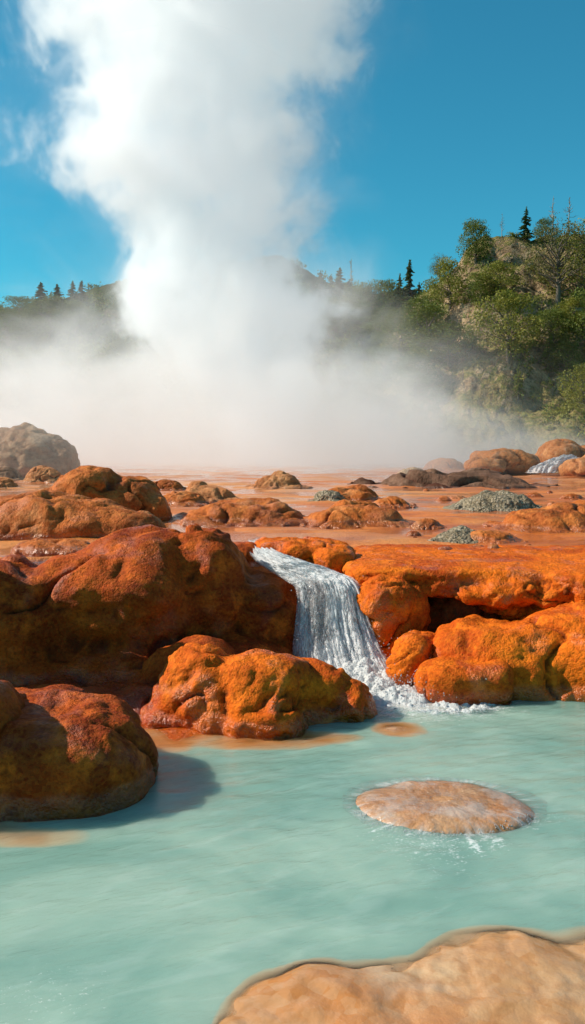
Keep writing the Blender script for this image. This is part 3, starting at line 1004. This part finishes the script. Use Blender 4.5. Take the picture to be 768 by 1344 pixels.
def sheet(name, Lp, Rp, nu, nv, amp, seed, bulge=.05, off=0.0, parent=None, mat=None):
    v = np.linspace(0, 1, nv)
    A, Bm = catmull(Lp, v), catmull(Rp, v)
    u = np.linspace(0, 1, nu)
    P = A[:, None] * (1 - u[None, :, None]) + Bm[:, None] * u[None, :, None]
    P = P.reshape(-1, 3)
    UU, VV = np.tile(u, nv), np.repeat(v, nu)
    nzv = fbm(np.stack([UU * 9, VV * 2.6, np.full_like(UU, seed)], 1), 4, gain=.6)
    b2 = billow(np.stack([UU * 16, VV * 14, np.full_like(UU, seed + 3)], 1), 3, .6)
    edge = np.sin(np.pi * UU) ** .5
    P[:, 1] -= (amp * (nzv + .8 * b2) + bulge * edge + off)
    P[:, 2] += (amp * .6 * nzv + .6 * bulge * edge) * sstep(.0, .2, 1 - VV)
    me = mesh_np(name, P, grid_faces(nv, nu))
    uv = me.uv_layers.new(name='flow')
    li = np.empty(len(me.loops), dtype=np.int32)
    me.loops.foreach_get('vertex_index', li)
    uv.data.foreach_set('uv', np.stack([UU[li], VV[li]], 1).astype(np.float32).ravel())
    return link(name, me, mat, parent=parent)


def fall_mat(name, dens, seed, su=14, sv=6.5, gap=.0):
    m, n = material(name)
    uv = n.new('ShaderNodeUVMap', uv_map='flow').outputs[0]
    s = n.sep(uv)
    off = n.new('ShaderNodeVectorMath', operation='ADD')
    n.put(off.inputs[0], uv)
    n.put(off.inputs[1], (seed * .37, seed * .73, 0))
    q = n.scale(off.outputs[0], (su, sv, 1))
    a = n.noise(q, 1.0, 6, .72, .9)
    b = n.noise(n.scale(off.outputs[0], (su * .25, sv * .9, 1)), 1.0, 3, .5)
    g = n.noise(n.scale(off.outputs[0], (70, 60, 1)), 1.0, 3, .7)
    f = n.math('ADD', n.math('MULTIPLY', a, 1.0), n.math('MULTIPLY', b, .75))
    f = n.math('ADD', f, n.math('MULTIPLY', n.math('SUBTRACT', g, .5), 1.1))
    if gap:
        gu = n.math('POWER', n.math('DIVIDE', n.math('SUBTRACT', s[0], .30), .15), 2.0)
        gv = n.math('POWER', n.math('DIVIDE', n.math('SUBTRACT', s[1], .66), .16), 2.0)
        f = n.math('SUBTRACT', f, n.math('MULTIPLY', n.math('POWER', 2.718, n.math('MULTIPLY', n.math('ADD', gu, gv), -1.0)), gap))
    f = n.remap(f, 1.02 - dens, 1.34 - dens)
    ed = n.math('MULTIPLY', n.remap(s[0], 0, .1), n.remap(s[0], 1, .9))
    f = n.math('MULTIPLY', f, n.math('ADD', n.math('MULTIPLY', ed, .8), .2))
    f = n.math('MAXIMUM', f, n.math('MULTIPLY', ed, .22))
    ends = n.math('MULTIPLY', n.remap(s[1], 0, .06), n.remap(s[1], 1, .95))
    f = n.math('MULTIPLY', f, ends)
    col = n.mix(n.remap(a, .34, .56), (.74, .81, .85), (.98, .98, .98))
    nb = n.bump(g, .4, .01, n.bump(a, .6, .03))
    w = n.princ(Base_Color=col, Roughness=.35, Normal=nb, Specular_IOR_Level=.5)
    tl = n.new('ShaderNodeBsdfTranslucent')
    n.put(tl.inputs[0], (.95, .97, .97))
    w2 = n.mixs(.5, w, tl.outputs[0])
    tr = n.new('ShaderNodeBsdfTransparent')
    n.put(tr.inputs[0], (.9, .93, .95))
    gl = n.new('ShaderNodeBsdfGlossy')
    n.put(gl.inputs['Roughness'], .25)
    n.t.links.new(nb, gl.inputs['Normal'])
    clear = n.mixs(.08, tr.outputs[0], gl.outputs[0])
    n.out(n.mixs(f, clear, w2))
    return m


def PT(px, py, d): return at(px, py, d)


LP = [on(316, 716, TZ - .01), on(326, 726, TZ - .01), PT(342, 742, 6.45), PT(372, 760, 6.22), PT(389, 775, 6.1), PT(387, 820, 6.02), PT(384, 862, 5.95), PT(392, 900, 5.8)]
RP = [on(342, 708, TZ - .01), PT(360, 724, 6.7), PT(392, 735, 6.4), PT(446, 752, 6.22), PT(474, 770, 6.02), PT(488, 820, 5.88), PT(508, 862, 5.70), PT(538, 900, 5.5)]
fall = link('waterfall', None, loc=tuple(at(440, 895, 5.8) * np.array([1, 1, 0])), label='white waterfall pouring over the terrace lip between the rocks into the pool', cat='waterfall')
M_FALL1 = fall_mat('falling_water', .54, 1, gap=.5)
M_FALL2 = fall_mat('falling_water_outer', .42, 5, 18, 9.0, gap=.6)
for nm, off, sd, mt in (('water_sheet', 0, 2.0, M_FALL1), ('water_strands', .035, 9.0, M_FALL2)):
    o = sheet(nm, LP, RP, 150, 300, .042, sd, .05, off, None, mt)
    o.parent = fall
    o.matrix_parent_inverse = Matrix.Translation(-Vector(fall.location))
# far cascade
fc = link('cascade', sheet('c', [PT(738, 602, 27.3), PT(715, 607, 26.6), PT(698, 615, 26.2), PT(688, 621, 25.9)], [PT(760, 604, 26.6), PT(746, 610, 26), PT(738, 616, 25.7), PT(728, 621, 25.4)], 30, 60, .12, 4.0, .25).data, M_FALL1,
          label='small far white cascade between rocks near the right edge', cat='cascade')
bpy.data.objects.remove(bpy.data.objects['c'])
fc.data.materials.clear(); fc.data.materials.append(fall_mat('far_falling_water', .75, 3, 9, 2))

# foam at the foot of the fall: lumpy froth with holes, and spray drops
def foam_mat():
    m, n = material('white_foam')
    p = n.pos()
    a = n.noise(p, 11, 5, .7, .8)
    b = n.noise(p, 42, 4, .7)
    cov = n.attr('cover')
    f = n.math('ADD', n.math('ADD', n.math('MULTIPLY', a, .8), n.math('MULTIPLY', b, .45)), n.math('MULTIPLY', cov, 1.1))
    f = n.remap(f, .84, 1.22)
    nb = n.bump(n.math('ADD', a, n.math('MULTIPLY', b, .5)), .9, .04)
    w = n.princ(Base_Color=n.mix(a, (.76, .82, .82), (.95, .95, .93)), Roughness=.4, Normal=nb)
    tl = n.new('ShaderNodeBsdfTranslucent')
    n.put(tl.inputs[0], (.85, .9, .9))
    tr = n.new('ShaderNodeBsdfTransparent')
    n.out(n.mixs(f, tr.outputs[0], n.mixs(.25, w, tl.outputs[0])))
    return m


nx, ny = 200, 150
gx, gy = np.meshgrid(np.linspace(-.1, 1.5, nx), np.linspace(4.75, 6.1, ny))
gx, gy = gx.ravel(), gy.ravel()
c0 = on(478, 890, 0); c1 = on(540, 912, 0); c2 = on(592, 926, 0)
def gs(c, rx, ry): return np.exp(-(((gx - c[0]) / rx) ** 2 + ((gy - c[1]) / ry) ** 2))
cover = np.clip(1.3 * gs(c0, .28, .3) + 1.35 * gs(c1, .34, .26) + 1.05 * gs(c2, .32, .17), 0, 1)
q = np.stack([gx, gy, 0 * gx], 1)
gz = .006 + .11 * gs(c0, .25, .22) + .06 * gs(c1, .26, .16) + cover * (.05 * billow(q * 7, 4, .6) + .03 * fbm(q * 4, 3))
fm = mesh_np('foam', np.stack([gx, gy, gz], 1), grid_faces(ny, nx))
attr(fm, 'cover', cover - .12)
# drop the faces with no foam at all
bm = bmesh.new(); bm.from_mesh(fm)
bm.verts.ensure_lookup_table()
bmesh.ops.delete(bm, geom=[v for v in bm.verts if cover[v.index] < .06], context='VERTS')
bm.to_mesh(fm); bm.free()
fo = link('foam', fm, foam_mat(), parent=fall)
fo.matrix_parent_inverse = Matrix.Translation(-Vector(fall.location))
fo['kind'] = 'stuff'

S = Soup()
rng = np.random.default_rng(33)
v1, f1 = ico(1)
for k in range(1500):
    s = rng.uniform()
    if s < .45:
        c = np.array([c0[0], c0[1], .05]) + rng.normal(size=3) * np.array([.16, .1, .05]) + np.array([0, 0, abs(rng.normal()) * .09])
    elif s < .8:
        c = np.array([c1[0], c1[1], .04]) + rng.normal(size=3) * np.array([.2, .12, .02]) + np.array([0, 0, abs(rng.normal()) * .05])
    else:
        t = rng.uniform(.5, .95); u = rng.uniform(0, 1)
        c = (catmull(LP, np.array([t])) * (1 - u) + catmull(RP, np.array([t])) * u)[0] + np.array([0, -.09, 0]) + rng.normal(size=3) * .025
    c[2] = max(c[2], .015)
    S.add(v1 * rng.uniform(.0018, .0048) * np.array([1, 1, 1.3]) + c, f1)
m, n = material('water_drops')
n.out(n.princ(Base_Color=(.85, .9, .92), Roughness=.1, Transmission_Weight=.6))
sp = link('spray', S.mesh('spray'), m, parent=fall)
sp.matrix_parent_inverse = Matrix.Translation(-Vector(fall.location))
sp['kind'] = 'stuff'

# water sliding over the round stone: thin streaky film and bright beads along the rim
FS = [o for o in ALL_ROCKS if o.name == 'flat_stone'][0]
fc_ = coords(FS.data) + np.array(FS.location)
fbv = BVHTree.FromPolygons([tuple(c) for c in fc_], [tuple(p_.vertices) for p_ in FS.data.polygons])
na, nr = 220, 34
A_, R_ = np.meshgrid(np.linspace(0, 2 * math.pi, na), np.linspace(.12, 1.14, nr))
A_, R_ = A_.ravel(), R_.ravel()
R_ = R_ * (1 + .04 * np.sin(3 * A_ + 1) + .03 * noise(np.stack([np.cos(A_) * 4, np.sin(A_) * 4, 0 * A_], 1)) * (R_ > .9))
fx, fy = _d[0] + .40 * R_ * np.cos(A_), _d[1] + .29 * R_ * np.sin(A_)
fz = np.zeros(len(fx))
for i in range(len(fx)):
    h = fbv.ray_cast(Vector((fx[i], fy[i], 1)), Vector((0, 0, -1)))
    fz[i] = max(h[0].z + .004 if h[0] is not None else .004, .004)
fz += .002 * noise(np.stack([A_ * 14, R_ * 2, 0 * A_], 1))
ff_ = mesh_np('film', np.stack([fx, fy, fz], 1), grid_faces(nr, na))
attr(ff_, 'around', A_); attr(ff_, 'out', R_)
m, n = material('thin_water_film')
cv = n.new('ShaderNodeCombineXYZ')
n.put(cv.inputs[0], n.math('MULTIPLY', n.attr('around'), 11.0)); n.put(cv.inputs[1], n.math('MULTIPLY', n.attr('out'), 1.6))
a = n.noise(cv.outputs[0], 1.0, 5, .65, .3)
b = n.noise(n.pos(), 9, 4, .6)
o_ = n.attr('out')
f = n.math('ADD', n.math('MULTIPLY', n.math('MULTIPLY', n.remap(a, .45, .66), n.remap(o_, .7, 1.0)), .6), n.math('MULTIPLY', n.remap(b, .42, .66), .45))
f = n.math('MULTIPLY', f, n.math('MULTIPLY', n.remap(o_, 1.13, .98), n.remap(o_, .15, .4, .4, 1)))
nb = n.bump(a, .7, .01)
w = n.princ(Base_Color=(.80, .82, .78), Roughness=.18, Normal=nb)
tr = n.new('ShaderNodeBsdfTransparent')
gl = n.new('ShaderNodeBsdfGlossy'); n.put(gl.inputs['Roughness'], .12); n.t.links.new(nb, gl.inputs['Normal'])
n.out(n.mixs(n.math('MULTIPLY', f, .6), n.mixs(n.schlick(nb), tr.outputs[0], gl.outputs[0]), w))
o = link('water_film', ff_, m, parent=FS)
o.matrix_parent_inverse = Matrix.Translation(-Vector(FS.location))
S = Soup(); rng = np.random.default_rng(5)
for k in range(120):
    a = R(rng.uniform(195, 330)) if rng.uniform() < .8 else R(rng.uniform(185, 350))
    rr0 = rng.uniform(.93, 1.05) + abs(rng.normal()) * .05
    c = np.array([_d[0] + .39 * rr0 * math.cos(a), _d[1] + .28 * rr0 * math.sin(a), 1.0])
    h = fbv.ray_cast(Vector(c), Vector((0, 0, -1)))
    c[2] = max(.004, h[0].z if h[0] is not None else 0) + .003
    S.add(v1 * rng.uniform(.0012, .003) * np.array([1, 1, 1.8]) + c, f1)
o = link('water_beads', S.mesh('beads'), bpy.data.materials['water_drops'], parent=FS, kind='stuff')
o.matrix_parent_inverse = Matrix.Translation(-Vector(FS.location))

# ------------------------------------------------------------------ pool
bpy.context.view_layer.update()
VV, FF, offs = [], [], 0
for o in ALL_ROCKS + [GROUND]:
    me = o.data
    co = coords(me) + np.array(o.location)
    if co[:, 1].min() > 7.5: continue
    fs = [tuple(i + offs for i in p_.vertices) for p_ in me.polygons]
    VV += [tuple(c) for c in co]
    FF += fs
    offs += len(co)
bvh = BVHTree.FromPolygons(VV, FF)
ny, nx = 330, 420
yy = np.concatenate([np.linspace(-2.5, 1.6, 30, endpoint=False), np.linspace(1.6, 6.3, ny - 30)])
xx = np.linspace(-1, 1, nx)
Y, X = np.meshgrid(yy, xx, indexing='ij')
X = (np.sign(X) * (np.abs(X) ** 1.25)) * 4.6
x, y = X.ravel(), Y.ravel()
dep = np.full(len(x), .6)
for i in range(len(x)):
    h = bvh.ray_cast(Vector((x[i], y[i], 2.5)), Vector((0, 0, -1)))
    if h[0] is not None:
        dep[i] = max(-.2, min(.8, -h[0].z))
# blur a little: milky water softens edges
D = dep.reshape(ny, nx)
for _ in range(2):
    Dp = np.pad(D, 1, mode='edge')
    D = (Dp[:-2, 1:-1] + Dp[2:, 1:-1] + Dp[1:-1, :-2] + Dp[1:-1, 2:] + 2 * D) / 6
depb = D.ravel()
q = np.stack([x * .9 + y * .35, y * 2.2 - x * .5, 0 * x], 1)
disc = at(580, 1056, 3.62)
dx, dy = x - disc[0], y - disc[1]
rd = np.sqrt((dx / .40) ** 2 + (dy / .30) ** 2)
ang = np.arctan2(dy, dx)
wz = .006 * fbm(q * 2.3, 3) + .0034 * fbm(q * 6.5, 3)
# flow radiating in front of the disc
front = sstep(.1, -.5, np.sin(ang)) * np.exp(-(np.maximum(rd - 1.0, 0) / .6) ** 2)
strk = noise(np.stack([ang * 9, rd * 1.2, 0 * x], 1)) + .6 * noise(np.stack([ang * 22, rd * 2, 0 * x + 4], 1))
wz += .004 * front * strk
fall_d = np.sqrt((x - c1[0]) ** 2 + ((y - c1[1]) * 1.3) ** 2)
wz += .007 * np.exp(-(fall_d / .7) ** 2) * fbm(np.stack([x * 9, y * 13, 0 * x], 1), 3)
foam = front * (.26 + .36 * sstep(-.1, .9, strk))
foam += np.exp(-(((x - .55) / .35) ** 2 + ((y - 3.05) / .35) ** 2)) * .30
foam += np.exp(-(fall_d / .8) ** 2) * .85
side = np.exp(-(((x - (disc[0] + .42)) / .2) ** 2 + ((y - (disc[1] - .12)) / .06) ** 2))
foam += side * .22
bl = on(60, 1310, 0)
foam += .36 * np.exp(-(((x - bl[0]) / .4) ** 2 + ((y - bl[1]) / .3) ** 2))
shore = sstep(.05, .0, depb) * sstep(-.06, 0, depb)
pm = mesh_np('pool', np.stack([x, y, wz], 1), grid_faces(ny, nx))
# drop water well inside rock / terrace
attr(pm, 'depth', depb)
attr(pm, 'foam', np.clip(foam, 0, 1))
m, n = material('milky_turquoise_water')
p = n.pos()
d = n.attr('depth')
fmn = n.attr('foam')
px_, py_, pz_ = n.sep(p)
cl = n.noise(n.scale(p, (1, 1.6, 1)), .9, 4, .55, .6)
col = n.mix(n.remap(cl, .35, .65), (.19, .345, .285), (.30, .445, .36))
col = n.mix(n.remap(d, .06, .0), col, n.mix(n.remap(py_, 3.9, 4.3), (.62, .47, .27), (.66, .29, .07)))
rr = n.new('ShaderNodeVectorRotate', rotation_type='Z_AXIS')
n.put(rr.inputs['Vector'], p); n.put(rr.inputs['Angle'], R(-22))
fl = n.noise(n.scale(rr.outputs[0], (2.2, 7, 1)), 1.6, 3, .5, .5)
fl2 = n.noise(n.scale(rr.outputs[0], (14, 34, 1)), 1.5, 4, .7, .6)
spec = n.noise(p, 85, 3, .75)
wisp = n.math('MULTIPLY', n.remap(fl, .48, .72), .14)
ff = n.math('ADD', n.math('MULTIPLY', fmn, 1.0), n.math('MULTIPLY', n.math('SUBTRACT', fl2, .5), .9))
ff = n.math('ADD', ff, n.math('MULTIPLY', n.math('SUBTRACT', spec, .5), .9))
ff = n.math('MULTIPLY', n.remap(ff, .42, .75), .75)
col = n.mix(wisp, col, (.55, .68, .62))
col = n.mix(ff, col, (.85, .9, .88))
nb = n.bump(fl, .5, .014)
nb = n.bump(fl2, .4, .008, nb)
dif = n.new('ShaderNodeBsdfPrincipled', subsurface_method='BURLEY')
n.put(dif.inputs['Subsurface Weight'], 1.0)
n.put(dif.inputs['Subsurface Radius'], (.7, 1.0, 1.0))
n.put(dif.inputs['Subsurface Scale'], .16)
n.put(dif.inputs['Specular IOR Level'], 0.0)
n.t.links.new(col, dif.inputs[0])
n.t.links.new(n.bump(fl2, .22, .009, n.bump(fl, .4, .018)), dif.inputs['Normal'])
tr = n.new('ShaderNodeBsdfTransparent')
n.put(tr.inputs[0], (.97, .985, .97))
al = n.math('SUBTRACT', 1.0, n.math('POWER', 2.718, n.math('MULTIPLY', n.math('MAXIMUM', d, 0.0), -60.0)))
al = n.math('MAXIMUM', n.math('MAXIMUM', al, ff), .12)
body = n.mixs(al, tr.outputs[0], dif.outputs[0])
fr = n.schlick(nb)
gl = n.new('ShaderNodeBsdfGlossy')
n.put(gl.inputs['Roughness'], .06)
n.t.links.new(nb, gl.inputs['Normal'])
n.out(n.mixs(fr, body, gl.outputs[0]))
bm = bmesh.new(); bm.from_mesh(pm); bm.verts.ensure_lookup_table()
dead = [v for v in bm.verts if depb[v.index] < -.17]
bmesh.ops.delete(bm, geom=dead, context='VERTS')
bm.to_mesh(pm); bm.free()
link('pool_water', pm, m, kind='structure')

# ------------------------------------------------------------------ steam
def curve(n, v, pts, lo, hi):
    """piecewise-linear function of v through pts"""
    ramp = n.new('ShaderNodeFloatCurve')
    xs = [a for a, b in pts]
    x0, x1 = xs[0], xs[-1]
    c = ramp.mapping.curves[0]
    P_ = [((a - x0) / (x1 - x0), (b - lo) / (hi - lo)) for a, b in pts]
    c.points[0].location = P_[0]
    c.points[1].location = P_[-1]
    for q_ in P_[1:-1]:
        c.points.new(*q_)
    ramp.mapping.update()
    n.put(ramp.inputs['Value'], n.remap(v, x0, x1, 0, 1, False))
    return n.math('MULTIPLY_ADD', ramp.outputs[0], hi - lo, lo)


GD = 38.0                                             # distance of the vent
def plume_z(py): return at(300, py, GD)[2]
def plume_w(px): return px * GD / FPX
OUT = [(640, 350, 84), (600, 350, 88), (540, 345, 112), (480, 330, 138), (420, 310, 160), (380, 290, 152), (340, 282, 135), (300, 278, 142), (260, 262, 168), (220, 230, 195), (180, 232, 200), (140, 250, 195), (100, 268, 208), (50, 275, 214), (0, 283, 216), (-120, 300, 240), (-260, 320, 250), (-420, 345, 150)]
cpts = [(plume_z(a), (b - CX) * GD / FPX) for a, b, c in OUT]
rpts = [(plume_z(a), plume_w(c) * .93) for a, b, c in OUT]

m, n = material('steam')
p = n.pos()
sx, sy, sz = n.sep(p)
ccx = curve(n, sz, cpts, -8, 3)
rr_ = curve(n, sz, rpts, 1, 12)
w1 = n.noise(n.scale(p, (1, 1, .85)), .235, 7, .64, .6)
qx = n.math('DIVIDE', n.math('SUBTRACT', sx, ccx), rr_)
qy = n.math('DIVIDE', n.math('SUBTRACT', sy, GD), rr_)
dd = n.math('SQRT', n.math('ADD', n.math('MULTIPLY', qx, qx), n.math('MULTIPLY', qy, qy)))
w0 = n.noise(p, .10, 1, .5)
val = n.math('ADD', n.math('SUBTRACT', .9, dd), n.math('MULTIPLY', n.math('SUBTRACT', w1, .5), 2.6))
val = n.math('ADD', val, n.math('MULTIPLY', n.math('SUBTRACT', w0, .5), .9))
den = n.math('ADD', n.math('MULTIPLY', n.remap(val, .04, .32), .95), n.math('MULTIPLY', n.remap(val, -.4, .25), .05))
w3 = n.noise(p, .55, 4, .6, .4)
den = n.math('MULTIPLY', den, n.remap(w3, .36, .66, .18, 1.5))
den = n.math('MULTIPLY', den, n.remap(sz, 0, 28, 1.1, .75, False))
vs = n.new('ShaderNodeVolumePrincipled')
n.put(vs.inputs['Color'], (.86, .87, .875))
n.put(vs.inputs['Density'], n.math('MULTIPLY', den, .72))
n.put(vs.inputs['Anisotropy'], .45)
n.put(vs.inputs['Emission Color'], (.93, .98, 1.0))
n.put(vs.inputs['Emission Strength'], n.math('MULTIPLY', den, .122))  # added glow, stands in for light scattered many times inside the steam
n.out(None, vs.outputs[0])
m.cycles.volume_step_rate = .6
rings, seg = [], 28
zz = np.linspace(plume_z(632), plume_z(-400), 40)
for z in zz:
    c = np.interp(z, [a for a, b in cpts], [b for a, b in cpts]); r = np.interp(z, [a for a, b in rpts], [b for a, b in rpts]) * 1.5
    th = np.linspace(0, 2 * math.pi, seg, endpoint=False)
    rings.append(np.stack([c + r * np.cos(th), GD + r * np.sin(th), np.full(seg, z)], 1))
bm = bmesh.new()
vv = [[bm.verts.new(p_) for p_ in rg] for rg in rings]
for i in range(len(vv) - 1):
    for j in range(seg):
        bm.faces.new((vv[i][j], vv[i][(j + 1) % seg], vv[i + 1][(j + 1) % seg], vv[i + 1][j]))
bm.faces.new(vv[0][::-1]); bm.faces.new(vv[-1])
me = bpy.data.meshes.new('steam'); bm.to_mesh(me); bm.free()
base = Vector((cpts[0][1], GD, zz[0]))
me.transform(Matrix.Translation(-base))
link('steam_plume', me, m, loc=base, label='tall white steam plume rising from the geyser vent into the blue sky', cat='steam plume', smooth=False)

m, n = material('mist')
p = n.pos()
sx, sy, sz = n.sep(p)
az = n.math('DIVIDE', sx, sy)                           # bearing from the viewpoint's side of the flats
hgt = curve(n, sx, [(-30, 5.6), (-16, 5.6), (-8, 6.6), (-3, 7.2), (2, 5.6), (5, 4.4), (9, 3.3), (14, 1.6), (24, .8)], 0, 10)
w = n.noise(n.scale(p, (1, .8, 1.2)), .2, 5, .6, .6)
val = n.math('SUBTRACT', n.math('ADD', 1.05, n.math('MULTIPLY', n.math('SUBTRACT', w, .5), 4.0)), n.math('DIVIDE', n.math('SUBTRACT', sz, TZ), hgt))
den = n.remap(val, .0, .9)
den = n.math('MULTIPLY', den, n.remap(n.math('SUBTRACT', sy, n.remap(sx, 3, 12, 0, 15)), 19, 33, .02, 1.0))
den = n.math('MULTIPLY', den, n.remap(sy, 52, 42))
den = n.math('MULTIPLY', den, n.remap(sx, 4, 17, 1, .5))
vs = n.new('ShaderNodeVolumePrincipled')
n.put(vs.inputs['Color'], (.97, .975, .97))
n.put(vs.inputs['Density'], n.math('MULTIPLY', den, .17))
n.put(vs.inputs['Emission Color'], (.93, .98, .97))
n.put(vs.inputs['Emission Strength'], n.math('MULTIPLY', den, .011))  # faint glow added in place of repeated scattering in the mist
n.out(None, vs.outputs[0])
m.cycles.volume_step_rate = 1.6
# low, uneven-topped bank of mist
nx_, ny_ = 40, 16
top, bot = [], []
for j in range(ny_):
    yv = 19 + 33 * j / (ny_ - 1)
    for i in range(nx_):
        xv = -30 + 54 * i / (nx_ - 1)
        h = np.interp(xv, [-30, -16, -8, -3, 2, 5, 9, 14, 24], [6.5, 6.8, 8.5, 9, 7.5, 5.5, 3.6, 2.0, 1.0]) * 1.7
        ed = min(1, j / 5) * min(1, (ny_ - 1 - j) / 1.5) * min(1, i / 2) * min(1, (nx_ - 1 - i) / 2)
        top.append((xv, yv, TZ + .25 + h * max(.02, ed ** .7)))
        bot.append((xv, yv, TZ - .15))
Fg = grid_faces(ny_, nx_)
k = nx_ * ny_
F = [tuple(f) for f in Fg] + [tuple(f[::-1] + k) for f in Fg]
bd = [i for i in range(nx_)] + [nx_ * j + nx_ - 1 for j in range(1, ny_)] + [nx_ * (ny_ - 1) + i for i in range(nx_ - 2, -1, -1)] + [nx_ * j for j in range(ny_ - 2, 0, -1)]
for a, b in zip(bd, bd[1:] + bd[:1]):
    F.append((b, a, a + k, b + k))
me = mesh_np('mist', np.array(top + bot), np.array(F))
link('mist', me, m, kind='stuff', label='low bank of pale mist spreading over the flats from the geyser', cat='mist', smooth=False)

# ------------------------------------------------------------------ light
SUN_EL, SUN_AZ = 36.0, 5.0                              # azimuth: degrees behind the left-hand side
s = Vector((-math.cos(R(SUN_AZ)) * math.cos(R(SUN_EL)), math.sin(R(SUN_AZ)) * math.cos(R(SUN_EL)), math.sin(R(SUN_EL))))
sd = bpy.data.lights.new('sun', 'SUN')
sd.energy = 5.0
sd.energy *= 1.2
sd.angle = R(.5)
sd.color = (1.0, .915, .79)
so = bpy.data.objects.new('sun', sd)
COL.objects.link(so)
so.rotation_euler = s.to_track_quat('Z', 'Y').to_euler()

wld = bpy.data.worlds.new('World')
scene.world = wld
wld.use_nodes = True
n = NT(wld.node_tree)
sky = n.new('ShaderNodeTexSky', sky_type='NISHITA')
sky.sun_disc = False
sky.sun_elevation = R(SUN_EL)
sky.sun_rotation = math.atan2(s.x, s.y)
sky.air_density = 1.0
sky.dust_density = .2
sky.ozone_density = 3.0
bg = n.new('ShaderNodeBackground')
gz = n.sep(n.new('ShaderNodeTexCoord').outputs['Generated'])[2]
tcol = n.mix(n.remap(gz, .45, .75), (.27, 1.14, 1.10), (1.15, .95, .85))
tint = n.mix(1.0, sky.outputs[0], tcol, 'MULTIPLY')
n.t.links.new(tint, bg.inputs[0])
bg.inputs[1].default_value = .112
o = n.new('ShaderNodeOutputWorld')
n.t.links.new(bg.outputs[0], o.inputs[0])

# ------------------------------------------------------------------ render
scene.render.engine = 'CYCLES'
scene.view_settings.view_transform = 'Standard'
scene.view_settings.look = 'None'
scene.view_settings.exposure = 0
c = scene.cycles
c.max_bounces = 8
c.diffuse_bounces = 3
c.glossy_bounces = 3
c.transmission_bounces = 4
c.transparent_max_bounces = 12
c.volume_bounces = 3
c.volume_step_rate = .33
c.volume_max_steps = 128
c.use_adaptive_sampling = True
c.adaptive_threshold = .02
c.use_denoising = True
c.caustics_reflective = False
c.caustics_refractive = False
